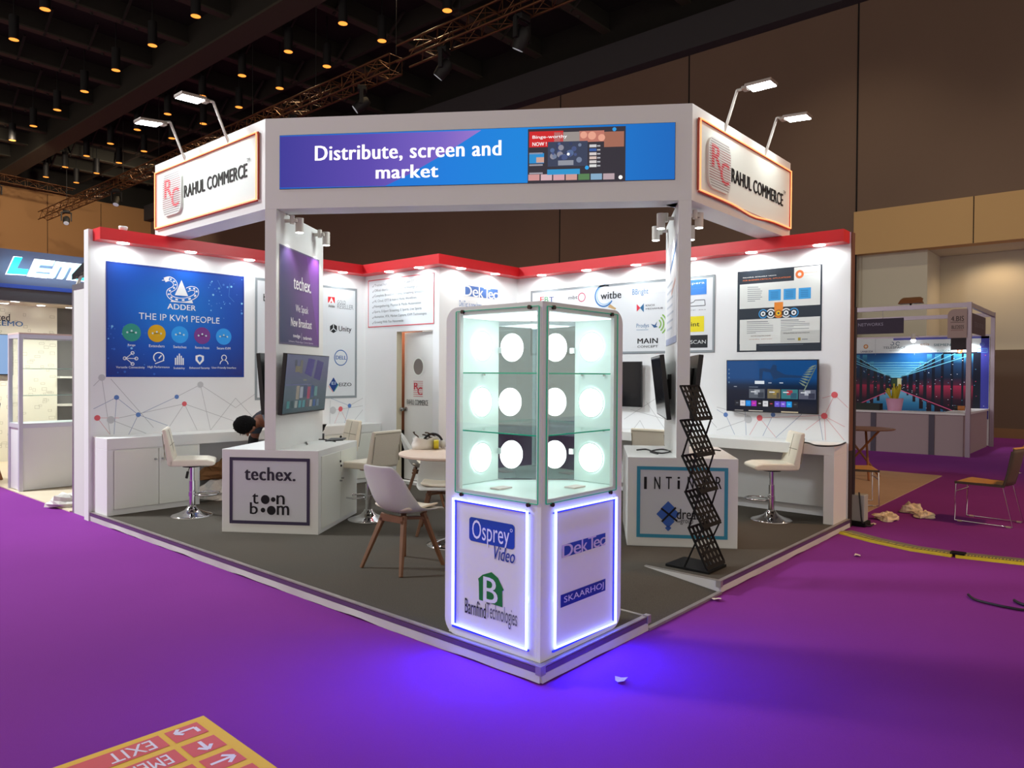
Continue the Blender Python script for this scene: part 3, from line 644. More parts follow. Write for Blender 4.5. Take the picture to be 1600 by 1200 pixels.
# ------------------------------------------------------------------ podium counters under the blades
def podium(label, s0, s1, dep, frame_m, pframe, doorside):
    t = thing('podium_counter', label, 'counter', tuple(A+HU*((s0+s1)/2)+V3((0, 0, HP))))
    bev = .004
    MB().hexa([vec(A+HU*a+HN*b, z) for z in (HP, HPOD) for a, b in ((s0, .0), (s1, .0), (s1, dep), (s0, dep))], WHITE).build('body', t, bevel=bev)
    (u0, v0, u1, v1) = pframe
    g = MB(); g.rect_uv(FH, u0, v0, u1, v1, .002, GREYP); g.border_uv(FH, u0, v0, u1, v1, .03, .004, frame_m); g.build('front_print', t)
    if doorside:
        F = Frame(A+HU*s1, HN); g = MB()
        for a, b in ((.07, .56), (.565, 1.03)):
            MB().obox(F, a, b, .13, .80, .0, .006, mat('cupboard_door', '#e6e9e0', .4)).build('door', t, bevel=.002)
        F2 = F.off(.007)
        for a in (.54, .585): MB().tube([F2.p(a, .53 if a > .56 else .51, 0), F2.p(a, .53 if a > .56 else .51, .022)], .008, STEEL, 10).build('knob', t)
        for a, v in ((.545, .70), (.565, .655)): MB().tube([F2.p(a, v, 0), F2.p(a, v, .01)], .011, BLACK, 10).build('lock', t)
    return t
pl_ = podium('white podium counter under the left blade wall, two black wordmarks on its front', -.414, .517, 1.07, P('#3d3550'), (-.338, .172, .437, .787), True)
g = MB(); FG = FH.off(.003); INK = P('#2c2838'); BKI = P('#121216')
g.text('techex.', FG, (382, 750), (462, 731), .002, INK, .085); g.build('wordmark', pl_); g = MB()
# second wordmark: letters with round dots
g.text('t', FG, (394, 787), (404, 771), .002, BKI, .06); g.disc(FG, 414.5, 780.5, .042, .002, BKI); g.disc(FG, 427, 780.5, .022, .002, BKI); g.text('n', FG, (432, 788), (445, 774), .002, BKI, .06)
g.text('b', FG, (390.5, 803), (403, 785), .002, BKI, .06); g.disc(FG, 411, 797, .022, .002, BKI); g.disc(FG, 424, 797.5, .042, .002, BKI); g.text('m', FG, (432.5, 804.5), (452, 790.5), .002, BKI, .06)
g.build('emblem_wordmark', pl_)
pr_ = podium('white podium counter under the right blade wall, blue-green frame on its front', 3.308, 4.242, 1.07, P('#3a8fae'), (3.389, .166, 4.159, .782), False)
g = MB()
for ch, x in (('I', 1008.5), ('N', 1027), ('T', 1045), ('i', 1060.5), ('N', 1079), ('O', 1103), ('R', 1123)):
    w_ = 2.2 if ch in 'Ii' else 4.8
    g.text(ch, FG, (x-w_, 764), (x+w_, 745), .002, BKI, .05)
g.build('wordmark', pr_); g = MB()
for cx, cy, s in ((1035, 803, 9.5), (1046, 803, 9.5), (1044, 793, 10), (1044, 815, 10), (1044, 825, 5)):
    g.poly(FG, [(cx, cy-s), (cx+s, cy), (cx, cy+s), (cx-s, cy)], .002, P('#3a62b4'))
g.poly(FG, [(1026, 803), (1044, 786), (1062, 803), (1044, 822)], .0024, P('#3a62b4'))
g.line(FG, (1033, 794), (1058, 814), .016, .003, BKI); g.line(FG, (1056, 793), (1034, 815), .016, .003, BKI)
g.text('dream', FG, (1057, 811), (1100, 796), .003, BKI, .02); g.text('group', FG, (1063, 820), (1083, 812.5), .003, P('#4a4a50'), .01); g.line(FG, (1057, 815), (1063, 815), .006, .003, BKI)
g.build('emblem_wordmark', pr_)

# ------------------------------------------------------------------ banners on the blade walls
def board(name, label, cat, F, u0, v0, u1, v1, m, th=.004, group=None):
    t = thing(name, label, cat, tuple(F.p((u0+u1)/2, (v0+v1)/2, 0)), 0, group)
    b = MB().obox(F, u0, u1, v0, v1, .0008, th, WALLW); b.build('board', t)
    g = MB(); g.rect_uv(F, u0, v0, u1, v1, th+.0006, m); return t, g
t, g = board('banner', 'purple gradient banner with white lettering on the left blade wall', 'banner', FBL, .06, 1.842, 1.022, 2.765,
             ramp_mat('banner_purple', [(0, '#3a4468'), (.35, '#45406c'), (.7, '#5d3c78'), (1.0, '#6a3f86'), (1.2, '#7a44a0')], 'd'))
WI = P('#f2f0f6')
F = FBL.off(.005)
g.text_uv('techex.', F, .37, 2.385, .80, 2.52, .002, WI, .05); g.text_uv('We Speak', F, .42, 2.145, .73, 2.24, .002, WI, .01); g.text_uv('New Broadcast', F, .31, 2.02, .82, 2.105, .002, WI, .05)
g.text_uv('tvedge', F, .36, 1.965-.06, .53, 2.01-.06, .002, WI, .06); g.rect_uv(F, .562, 1.895, .566, 1.965, .002, WI); g.text_uv('txdarwin', F, .60, 1.965-.06, .82, 2.0-.06, .002, WI, .06)
g.text_uv('Software, Media-Apps, Control Service', F, .26, 1.87-.01, .86, 1.895-.01, .002, P('#cfc8da')); g.border_uv(F, .062, 1.844, 1.02, 2.763, .012, .0015, P('#6a6480'))
g.build('print', t)
t, g = board('banner', 'pale banner with blue diagonal stripe on the inner side of the right blade wall', 'banner', FBR, -1.0, 1.86, -.06, 2.80, P('#e6e9ee'))
F = FBR.off(.005); g.poly_uv(F, [(-.62, 2.52), (-.08, 2.70), (-.08, 2.76), (-.62, 2.57)], .001, P('#5f86b8')); g.rect_uv(F, -1, 1.86, -.06, 1.92, .001, P('#a9b2cf'))
for k in range(7): g.rect_uv(F, -.9, 2.0+k*.07, -.4+.05*(k % 3), 2.02+k*.07, .001, P('#c2cad6'))
g.poly_uv(F, [(-.5, 2.3), (-.15, 2.4), (-.15, 2.44), (-.5, 2.35)], .001, P('#e0b8b0')); g.build('print', t)

# ------------------------------------------------------------------ televisions on the blades (tilted on brackets)
def television(label, F, u0, u1, v0, tilt, e0, screen, w=None, h=.575, name='television', group=None, th=.04):
    """bottom edge at v0, standing e0 off the wall and leaning out by tilt"""
    up = (F.V*math.cos(tilt)+F.N*math.sin(tilt)); T = Frame(F.p(u0, v0, e0), F.U, up); W = u1-u0
    t = thing(name, label, 'television', tuple(F.p((u0+u1)/2, v0, e0)), 0, group)
    MB().obox(T, 0, W, 0, h, -th, 0, BLACK).build('case', t, bevel=.004)
    MB().obox(T, W*.2, W*.8, h*.15, h*.8, -th-.02, -th, BLACKM).build('back_cover', t, bevel=.01)
    m = MB(); c = T.p(W/2, h*.5, -th-.02); w0 = F.p((u0+u1)/2, (c-F.O).z if abs(F.V.z) > .9 else v0+h*.5, 0)
    m.bar(w0, c, .12, .12, BLACKM); m.obox(F, (u0+u1)/2-.12, (u0+u1)/2+.12, v0+h*.3, v0+h*.7, .0008, .012, BLACKM); m.build('wall_bracket', t)
    g = MB(); T2 = T.off(.0012); screen(g, T2, W, h); g.build('screen', t); return t
DARKS = mat('dark_glossy_screen', '#0b0d14', .12)
def s_off(g, T, W, h): g.rect_uv(T, .008, .012, W-.008, h-.008, 0, DARKS)
def s_gallery(g, T, W, h):
    s = .36; g.rect_uv(T, .008, .012, W-.008, h-.008, 0, ramp_mat('tv_grey', [(0, '#4e6870'), (.4, '#5c7080'), (.7, '#6c6c92'), (1, '#74789c')], 'y', s, .15))
    def r(a, b, c, d, col, w=.0006): g.rect_uv(T, a*W, b*h, c*W, d*h, w, E(col, s))
    for (a, b, c, d, col) in ((.18, .8, .23, .9, '#50566a'), (.3, .68, .36, .9, '#7c7a70'), (.2, .7, .3, .8, '#8c8468'), (.02, .48, .6, .5, '#6a70a0'), (.4, .55, .48, .58, '#8a9080'), (.02, .02, .96, .03, '#405058')): r(a, b, c, d, col)
    g.poly_uv(T, [(.42*W, .68*h), (.58*W, .62*h), (.64*W, .92*h), (.48*W, .94*h)], .0008, E('#4c3c9a', s)); g.poly_uv(T, [(.64*W, .6*h), (.8*W, .55*h), (.86*W, .88*h), (.7*W, .92*h)], .0008, E('#44368e', s))
    random.seed(5)
    for k in range(6): r(.26+k*.085, .24+.02*(k % 3), .33+k*.085, .47-.02*(k % 2), ['#b0a898', '#b8c0d0', '#3a4a78', '#c04a70', '#3c5a90', '#70a8a8'][k], .001)
    for k in range(9): r(.08+k*.085, .1, .14+k*.085, .22, ['#4c9c9c', '#2f5860', '#b0bcb8', '#58a8b0', '#58a8b0', '#6c6068', '#c0b8b0', '#4068a8', '#7890a8'][k], .001)
TL = math.atan2(.053, .575)
GT = 'televisions on the blade walls'
television('television showing a picture gallery below the purple banner', FBL, .0, 1.055, 1.178, TL, .055, s_gallery, group=GT)
television('black television seen edge-on left of the left front post', FBLo, -1.1, -.045, 1.178, TL, .055, s_off, group=GT)
television('black television seen edge-on on the inner side of the right blade wall', FBR, -1.13, -.08, 1.178, TL*1.3, .075, s_off, group=GT)
television('black television on the outer side of the right blade wall behind the zigzag rack', FBRo, .06, 1.11, 1.178, TL*1.2, .06, s_off, group=GT)

# ------------------------------------------------------------------ posters on the white walls
# blue poster
t, g = board('poster', 'large blue poster with white snake and triangle emblem on the left white wall', 'poster', FL, .152, 1.514, 1.727, 2.75,
             ramp_mat('poster_blue', [(0, '#0a7cdc'), (.2, '#0a6cd0'), (.4, '#0a52ba'), (.6, '#16409c'), (.75, '#242f80')], 'r'))
F = FL.off(.005); W1 = P('#f4f7fa'); W2 = P('#dfe6f0')
g.border_uv(F, .152, 1.514, 1.727, 2.75, .02, .0006, P('#1a3a92'))
random.seed(11)
for k in range(34): g.disc(F, random.uniform(326, 378), random.uniform(436, 500), random.choice([.006, .008, .013]), .0008, P(random.choice(['#8fd0f4', '#5f9fe0', '#4c7fd0'])), 8)
for k in range(30): g.disc(F, random.uniform(168, 250), random.uniform(508, 586), random.choice([.006, .008, .013]), .0008, P(random.choice(['#7fc0ee', '#3f7fd0', '#3568c8'])), 8)
for a, b in (((359, 443), (357.5, 463)), ((357.5, 463), (366, 472)), ((340, 438), (346, 450))): g.line(F, a, b, .003, .001, P('#5f9fe0'))
# emblem: triangle, plinth, snake
g.poly(F, [(283.5, 437.5), (294, 463), (273, 461)], .0014, W1); g.poly(F, [(269, 467), (300, 469.5), (301.5, 474), (266.5, 471.5)], .0014, W1)
def snake(pts, t, w, m, n=6):
    q = [F.px(*p) for p in pts]; out = []
    for i in range(len(q)-1):
        p0, p1, p2, p3 = q[max(i-1, 0)], q[i], q[i+1], q[min(i+2, len(q)-1)]
        for k in range(n):
            s = k/n; out.append(tuple(.5*((2*p1[j])+(-p0[j]+p2[j])*s+(2*p0[j]-5*p1[j]+4*p2[j]-p3[j])*s*s+(-p0[j]+3*p1[j]-3*p2[j]+p3[j])*s**3) for j in (0, 1)))
    out.append(q[-1])
    vs = []
    for i, p in enumerate(out):
        a = out[max(i-1, 0)]; b = out[min(i+1, len(out)-1)]; d = V3((b[0]-a[0], b[1]-a[1], 0)).normalized(); nn = V3((-d.y, d.x, 0))
        vs += [F.p(p[0]+nn.x*t/2, p[1]+nn.y*t/2, w), F.p(p[0]-nn.x*t/2, p[1]-nn.y*t/2, w)]
    g.add(vs, [(2*i, 2*i+1, 2*i+3, 2*i+2) for i in range(len(out)-1)], m); return out
body = [(257, 437.5), (264, 435.5), (270, 438), (274, 444), (272, 450), (264, 455), (264.5, 462), (272, 467), (284, 469), (296, 467), (306, 461), (306.5, 453), (299, 450.5), (292, 453)]
snake(body, .052, .0018, W1); o_ = snake(body[1:], .036, .0024, P('#1673d2')); 
for i in range(2, len(o_)-4, 5):
    g.line_uv(F, o_[i], o_[i+2], .02, .003, W1)
g.line(F, (253, 438), (258, 437.5), .008, .0018, W1)
g.text('ADDER', F, (261.3, 482.5), (306, 477.5), .0014, W1, .05); g.text('THE IP KVM PEOPLE', F, (216.7, 498.5), (343, 496.5), .0014, W1, .012)
for (x, y, c, r), nm in zip(((205.5, 519.5, '#2f9484', .098), (245, 521, '#d9a80a', .098), (281, 523, '#2a9df0', .098), (316, 524.5, '#7c3a8e', .098), (349.5, 526, '#2f9df2', .098)), ('Range', 'Extenders', 'Switches', 'Remote Access', 'Secure KVM')):
    g.disc(F, x, y, r, .0012, P(c)); u, v = F.px(x, y)
    for a in range(3): g.disc_uv(F, u-.045+.045*a, v+.018*(a % 2), .011, .0018, P('#c9e2e6'), 10); g.line_uv(F, (u-.045, v), (u+.045, v), .004, .0016, P('#c9e2e6'))
    g.ctext_uv(nm, F, u, v-.155, .03, .0014, W1, .02, .17)
for (x, y), nm in zip(((204, 560), (248, 560), (280, 562), (312, 562), (350, 562)), ('Versatile Connectivity', 'High Performance', 'Scalability', 'Enhanced Security', 'User-Friendly Interface')):
    u, v = F.px(x, y); g.ctext_uv(nm, F, u, v-.115, .03, .0014, W1, .02, .31)
    if nm[0] == 'V':
        for a, b in ((-.06, 0), (.02, .06), (.02, -.06), (.06, 0)): g.ring_uv(F, u+a, v+b, .012, .02, .0014, W1, n=12); g.line_uv(F, (u-.05, v), (u+a, v+b), .007, .0013, W1)
    if nm[0] == 'H': g.ring_uv(F, u, v+.01, .05, .062, .0014, W1, n=20, a0=-30, a1=230); g.line_uv(F, (u, v), (u+.03, v+.035), .014, .0014, W1); g.line_uv(F, (u-.04, v-.06), (u+.06, v-.02), .01, .0014, W1)
    if nm[0] == 'S':
        for k in range(5): g.rect_uv(F, u-.05+k*.022, v-.06, u-.036+k*.022, v+.02+.025*(2-abs(2-k)), .0014, W1)
    if nm[0] == 'E': g.poly_uv(F, [(u, v-.06), (u+.05, v-.01), (u+.05, v+.045), (u, v+.06), (u-.05, v+.045), (u-.05, v-.01)], .0014, W1); g.poly_uv(F, [(u, v-.035), (u+.025, v), (u+.025, v+.03), (u, v+.04), (u-.025, v+.03), (u-.025, v)], .002, P('#1660c4'))
    if nm[0] == 'U': g.ring_uv(F, u, v+.025, .025, .035, .0014, W1, n=16); g.ring_uv(F, u, v-.055, .045, .055, .0014, W1, n=14, a0=0, a1=180)
g.build('print', t)
# brand panel on the left wall
GRF = P('#8f979c')
t, g = board('logo_poster', 'pale panel with grey border and partner logos behind the left blade wall', 'panel', FL, 1.872, 1.228, 3.425, 2.757, P('#dde2e7'))
g.border_uv(F, 1.872, 1.228, 3.425, 2.757, .032, .0012, GRF)
g.rect(F, 512.5, 463.3, 523, 473.6, .0012, P('#d8202c')); g.poly(F, [(517.8, 464.5), (522.2, 474), (519.2, 474), (517.8, 470), (515.2, 474), (513.2, 474)], .0018, P('#eef2f4'))
g.text('Adobe', F, (513, 480), (523, 476.5), .0012, BKI, .04); g.text('GOLD', F, (527, 474.5), (540, 470), .0012, P('#83898f'), .0); g.text('RESELLER', F, (527, 482), (552, 477), .0012, P('#83898f'), .0)
g.poly(F, [(521, 506), (526.5, 509.5), (526.5, 517), (521, 520.5), (515.5, 517), (515.5, 509.5)], .0012, P('#16181c'))
for a in ((521, 506.5), (525.5, 517), (516.5, 517)): g.line(F, (521, 513), a, .012, .0018, P('#dde2e7'))
g.text('Unity', F, (529, 520), (549, 510.5), .0012, P('#1b1d22'), .04)
g.ring(F, 532.5, 559, .098, .11, .0012, P('#1f5fa8'), n=36); g.text('DELL', F, (524.5, 561.5), (541, 556), .0012, P('#1f5fa8'), .06)
u, v = F.px(521, 601); g.poly_uv(F, [(u, v-.1), (u+.07, v), (u, v+.1), (u-.07, v)], .0012, P('#1d3f86')); g.poly_uv(F, [(u+.012, v-.1), (u+.085, v), (u+.06, v+.02), (u-.01, v-.075)], .001, P('#4fb0a0')); g.poly_uv(F, [(u, v-.115), (u-.08, v-.02), (u-.085, v-.005), (u-.01, v-.09)], .001, P('#e07a70'))
g.text('EI', F, (518, 601), (524, 596.5), .002, P('#c8d8ee'), .02); g.text('EIZO', F, (529.5, 603.5), (549, 598), .0012, P('#23262b'), .03)
g.text('b', F, (411.5, 470.5), (416.5, 459.5), .0012, BKI, .05); g.build('print', t)
# bullet list panel above the store door
t, g = board('list_poster', 'white panel with thin red border and ticked list above the storage door', 'panel', FS1, -6.0, 2.218, -4.64, 2.88, P('#dbe3e9'))
F = FS1.off(.005); g.border_uv(F, -6.0, 2.218, -4.64, 2.88, .012, .0012, P('#d5505a'))
LS = ['Trusted Industry Presence of past 27 years', 'Official distributor of Global Technology Leaders', 'Complete Broadcast, Events Streaming Solutions', 'AI, Cloud, OTT & Hybrid Media Workflows', 'Newsgathering, Playout & Media Automation', 'Sports, E-Sport Streaming, E Sports, Live Sports', 'Animation, VFX, Market Capture, KVM Technologies', 'Growing With You Nationwide']
for k, s in enumerate(LS):
    v = 2.775-k*.0735; wd_ = [.96, 1.03, 1.03, .88, .97, .98, 1.08, .62][k]
    g.text_uv(s, F, -5.86, v, -5.86+wd_, v+.045, .0012, P('#6e767c'), .012); g.line_uv(F, (-5.905, v+.018), (-5.893, v+.004), .006, .0012, P('#555c62')); g.line_uv(F, (-5.893, v+.004), (-5.872, v+.032), .006, .0012, P('#555c62'))
g.build('print', t)
# logo on the storage side wall
DKB = '#2c4f9e'
def dek(g, F, u0, v0, u1, v1, w, bgc, ink):
    W, H = u1-u0, v1-v0
    g.poly_uv(F, [(u0, v0), (u0+W*.9, v0), (u1, v0+H*.25), (u1, v1), (u0+W*.1, v1), (u0, v0+H*.7)], w, P(bgc))
    for ch, a, b, hh in (('D', .0, .24, 1.0), ('e', .25, .42, .72), ('k', .43, .57, 1.02), ('T', .58, .77, 1.02), ('e', .71, .86, .68), ('c', .86, 1.0, .68)): g.text_uv(ch, F, u0+W*a, v0-H*.01, u0+W*b, v0+H*hh, w+.0008, ink, .05)
t = thing('wall_logo', 'blue block logo on the white storage side wall above the glass showcase', 'logo', tuple(FS2.p(4.35, 2.68)))
g = MB(); dek(g, FS2, 4.01, 2.615, 4.69, 2.755, .0015, '#4a6fb4', P('#eef1f4')); g.text('DekTec is now here', FS2, (717.5, 478.5), (752, 473), .002, P('#6f8cc0'), .0)
g.rect_uv(FS2, 4.2, 1.2, 4.42, 2.4, .001, P('#7d9ccd')); g.build('print', t)  # plain pale blue strip painted on the wall below the logo
# brand panel on the right wall
t, g = board('logo_poster', 'wide pale panel with grey border and many partner logos on the right white wall', 'panel', FR, -4.286, 1.842, -1.5, 2.752, P('#dde1e6'))
F = FR.off(.005); g.border_uv(F, -4.286, 1.842, -1.5, 2.752, .03, .0012, GRF); g.border_uv(F, -4.286, 1.842, -1.5, 2.752, .008, .0014, P('#6f767c'))
for ch, x0, x1, c in (('F', 844, 850, '#d8434a'), ('B', 851, 857, '#46a06a'), ('T', 858, 865.5, '#34518f')): g.text(ch, F, (x0, 472.5), (x1, 463.5), .0012, P(c), .05)
g.text('mbt', F, (888, 468), (902.5, 461.5), .0012, P('#45424c'), .02); g.ring(F, 909, 464.5, .05, .062, .0012, P('#c04468')); 
g.ring(F, 944, 462, .13, .15, .0012, P('#3f79b8'), a0=60, a1=330); g.ring(F, 945, 461, .115, .13, .0012, P('#9fc0de'), a0=80, a1=310); g.text('witbe', F, (938.5, 468), (971, 454), .0018, P('#20232b'), .05)
g.text('BBright', F, (988, 463.5), (1013, 450), .0012, P('#3c7ab8'), .005); g.text('Technology Technologies', F, (1015, 459), (1042, 456.5), .0012, P('#8c9bb0'))
g.poly(F, [(995, 475), (1000.5, 481), (995, 487)], .0012, P('#d83a4c')); g.poly(F, [(1006, 474), (1000, 481), (1006, 488)], .0012, P('#2f6a98')); g.text('KNOX', F, (1009, 479), (1023.5, 475), .0012, P('#383c48'), .03); g.text('MEDIAHUB', F, (1009, 484), (1036, 479.7), .0012, P('#383c48'), .03)
g.text('Prodys', F, (994.5, 514), (1014, 505), .0012, P('#4a7aa8'), .0); g.line(F, (994.5, 515.5), (1013, 515), .006, .0012, P('#7c9cb8'))
g.poly(F, [(1017, 506), (1023, 508), (1027, 502), (1025, 509), (1028, 511), (1022, 512)], .0012, P('#2f5a8a'))
for r in (.05, .09, .13): g.ring(F, 1026, 506.5, r, r+.018, .0012, P('#7fb04a'), a0=-55, a1=55, n=12)
g.text('MAIN', F, (996, 537), (1028, 528), .0012, BKI, .07); g.text('CONCEPT', F, (996, 543.5), (1028, 539.2), .0012, BKI, .04)
g.rect(F, 1066, 439, 1104, 459.5, .0012, P('#3f82d6')); g.text('aspera', F, (1072, 446.5), (1101, 440.5), .002, P('#eef3fa'), .03); g.text('high-speed transfer', F, (1072, 452), (1101, 449.5), .002, P('#b5d0f2'))
for a, b in (((1066, 478.5), (1084, 472)), ((1084, 472), (1086, 469)), ((1086, 469), (1101, 468.3)), ((1101, 468.3), (1102, 477)), ((1102, 477), (1066, 479.5))): g.line(F, a, b, .008, .0012, P('#555b62'))
g.text('DRIVE 4D', F, (1060, 486.5), (1103, 483), .0012, P('#3d4248'), .01)
g.rect(F, 1062, 495.5, 1100, 518, .0012, P('#e8d822')); g.text('print', F, (1068, 513), (1093, 503), .002, P('#3d3a20'), .03); g.rect(F, 1064, 524.5, 1105.5, 543, .0012, P('#23262c')); g.text('OSCAN', F, (1071, 537.5), (1103, 531), .002, P('#d9dcdf'), .01)
g.poly(F, [(950, 480), (953, 475), (963, 482), (961, 484)], .0012, P('#c0a070')); g.build('print', t)
# technical poster
t, g = board('poster', 'dark framed technical poster with orange headline above the right wall television', 'poster', FR, -1.229, 1.843, -.295, 2.757, P('#27303c'))
PW_ = P('#d9ddda'); PT = P('#8d9296')
g.rect(F, 1156, 445, 1281.5, 476, .001, PW_); g.rect(F, 1241, 418, 1282, 446, .0014, PW_); g.rect(F, 1156, 500, 1281, 535, .001, PW_); g.rect(F, 1156, 534, 1181.5, 547.5, .0014, PW_)
g.text('RELIABLE, SCALABLE VIDEO', F, (1161, 435.3), (1213, 429.3), .0016, P('#f2f3f3'), .05); g.text('FOR BUSINESS-CRITICAL APPLICATIONS', F, (1161, 439.9), (1236, 431.6), .0016, P('#dd7238'), .05)
g.ring(F, 1249.5, 428.5, .02, .045, .0016, P('#dc7238'), n=20); g.text('WOWZA', F, (1256, 427.5), (1277.5, 423.5), .0016, P('#d98a60'), .01); g.text('media systems', F, (1256, 432), (1277.5, 429.3), .0016, P('#9aa0a8'))
for x in (1201, 1224.5, 1248): g.rect(F, x, 453-(x-1201)*.06, x+19, 469-(x-1201)*.06, .0016, P('#3d9ad8'))
for x in (1201, 1224.5, 1248):
    for k in range(4): g.line(F, (x+3, 456.5+k*3-(x-1201)*.06), (x+15, 456.2+k*3-(x-1201)*.06), .006, .002, P('#2a6ea6'))
for k in range(8): g.line(F, (1168, 449+k*3.1), (1168+[17, 20, 23, 22, 21, 23, 20, 12][k], 448.6+k*3.1), .008, .0016, PT)
g.rect(F, 1210, 472.5, 1223.5, 490, .0016, P('#e0862e'))
for x, c in ((1192.5, '#3f96d6'), (1204.5, '#e8ecee'), (1216.5, '#e0862e'), (1228.5, '#e8ecee'), (1240.5, '#3f96d6')):
    y = 490.5-(x-1192)*.045; g.disc(F, x, y, .052, .0024, P(c), 24); g.disc(F, x, y, .04, .003, P('#27303c') if c != '#e0862e' else P('#b06a20'), 24); g.disc(F, x, y, .027, .0036, P('#e8eef2') if c != '#e0862e' else P('#f0c020'), 20); g.disc(F, x, y, .012, .0042, P('#30404e'), 12)
for k in range(7): g.line(F, (1167, 503+k*3.0), (1167+[33, 35, 41, 41, 41, 41, 14][k], 502.4+k*2.9), .01 if k < 1 else .006, .0016, PT); g.line(F, (1220, 500.5+k*2.7), (1220+[28, 38, 45, 45, 20, 44, 18][k], 499.9+k*2.6), .01 if k < 1 else .006, .0016, PT)
g.text('WOWZA STREAMING ENGINE', F, (1173, 526), (1204, 523.5), .0016, P('#6a5648'), .02); g.text('media server', F, (1171, 531), (1207, 528.5), .0016, P('#b07a6a'), .0)
g.rect(F, 1219.5, 517.5, 1280.5, 534, .0014, P('#c3c7c4')); g.text('100 MILLION STREAMS AND CLOUD WORKFLOWS', F, (1224, 521.5), (1265, 518.5), .002, P('#50565c'), .02); g.rect(F, 1247, 527.5, 1251, 532, .002, P('#a0902c')); g.line(F, (1230, 530), (1242, 529.8), .012, .002, PT); g.line(F, (1253, 530), (1262, 529.8), .012, .002, PT)
g.line(F, (1186, 539.5), (1255, 538), .006, .0016, P('#5d6874')); g.build('print', t)

# wall televisions
def s_home(g, T, W, h):
    s = .8; a = .01; g.rect_uv(T, a, a, W-a, h-a, 0, ramp_mat('tv_home', [(0, '#101828'), (.4, '#0c1830'), (.52, '#0a2848'), (.66, '#0c4a86'), (1, '#0a4c8a')], 'y', s, .12))
    def r(x0, y0, x1, y1, col, w=.0008): g.rect_uv(T, x0*W, h-y1*h, x1*W, h-y0*h, w, E(col, s))
    g.poly_uv(T, [(.38*W, .62*h), (.38*W, .83*h), (.44*W, .84*h), (.5*W, .82*h), (.53*W, .91*h), (.57*W, .89*h), (.57*W, .8*h), (.66*W, .72*h), (.84*W, .7*h), (.84*W, .66*h), (.6*W, .66*h), (.54*W, .62*h), (.5*W, .76*h), (.42*W, .78*h), (.41*W, .62*h)][::-1], .0006, E('#123a66', s))
    for k in range(8):                     # fern in the corner of the picture
        q_ = k/7; bx_, by_ = (.985-.10*q_)*W, (.90-.40*q_)*h
        for ang, ln in ((205-8*k, .095), (95-6*k+180*0, .06) if 0 else (250-2*k, .07)):
            d_ = V3((math.cos(R(ang)), math.sin(R(ang)), 0)); n_ = V3((-d_.y, d_.x, 0)); o_ = V3((bx_, by_, 0)); L_ = ln*W
            pts_ = [o_, o_+d_*L_*.45-n_*L_*.10, o_+d_*L_, o_+d_*L_*.45+n_*L_*.10]
            if all(.012 < p_.x < W-.012 and .012 < p_.y < h-.012 for p_ in pts_): g.poly_uv(T, [(p_.x, p_.y) for p_ in pts_], .001+.0001*k, E('#7c8c7c' if ang < 240 else '#5f7268', s))
    r(.33, .4, .435, .46, '#e8f0f8'); r(.48, .43, .515, .445, '#b8c4d4'); r(.6, .425, .64, .445, '#b8c4d4')
    for y in (.17, .25, .33, .42): r(.025, y, .04, y+.03, '#6080a0')
    r(.09, .51, .125, .52, '#c0c8d8'); r(.265, .515, .365, .525, '#7a889c')
    for x0, cs in ((.265, ('#5a626e', '#a8aeb8', '#39404e')), (.47, ('#7c7050', '#a08a4c', '#555048')), (.62, ('#3a8088', '#b03848', '#2f5a70')), (.805, ('#5a5e70', '#b8bcc8', '#34384c'))):
        r(x0, .555, x0+.175 if x0 != .47 else .61, .73, cs[0]); r(x0+.06, .57, x0+.12, .66, cs[1], .0014); r(x0+.1, .62, x0+.165 if x0 != .47 else .6, .72, cs[2], .0018); r(x0+.02, .6, x0+.08, .62, '#e0e4ea', .002)
    for k, c in enumerate(['#181c28', '#e6e4ea', '#1890f0', '#b030c0', '#14161c', '#e4e4e8', '#1c1418', '#6a5cd8', '#7a5ce0', '#1aa0f0', '#20242e']): r(.1+k*.064, .78, .157+k*.064, .885, c); r(.115+k*.064, .82, .142+k*.064, .84, ['#686c78', '#c0bcc4', '#3ab0ff', '#ff50a0', '#b8bcc4', '#b8b8c0', '#c04050', '#a8a0ff', '#d8c8ff', '#80d0ff', '#60646e'][k], .0014)
    r(.1, .965, .2, .98, '#a8a4a0'); r(.26, .965, .42, .98, '#d8d0c4'); r(.62, .965, .8, .985, '#d8c8a8')
television('wide television showing a blue home screen on the right white wall', FR, -1.31, -.295, 1.168, .02, .09, s_home, h=.582)
television('dark switched-off television on the right white wall behind the showcase', FR, -3.44, -2.43, 1.172, .02, .09, s_off, h=.57)

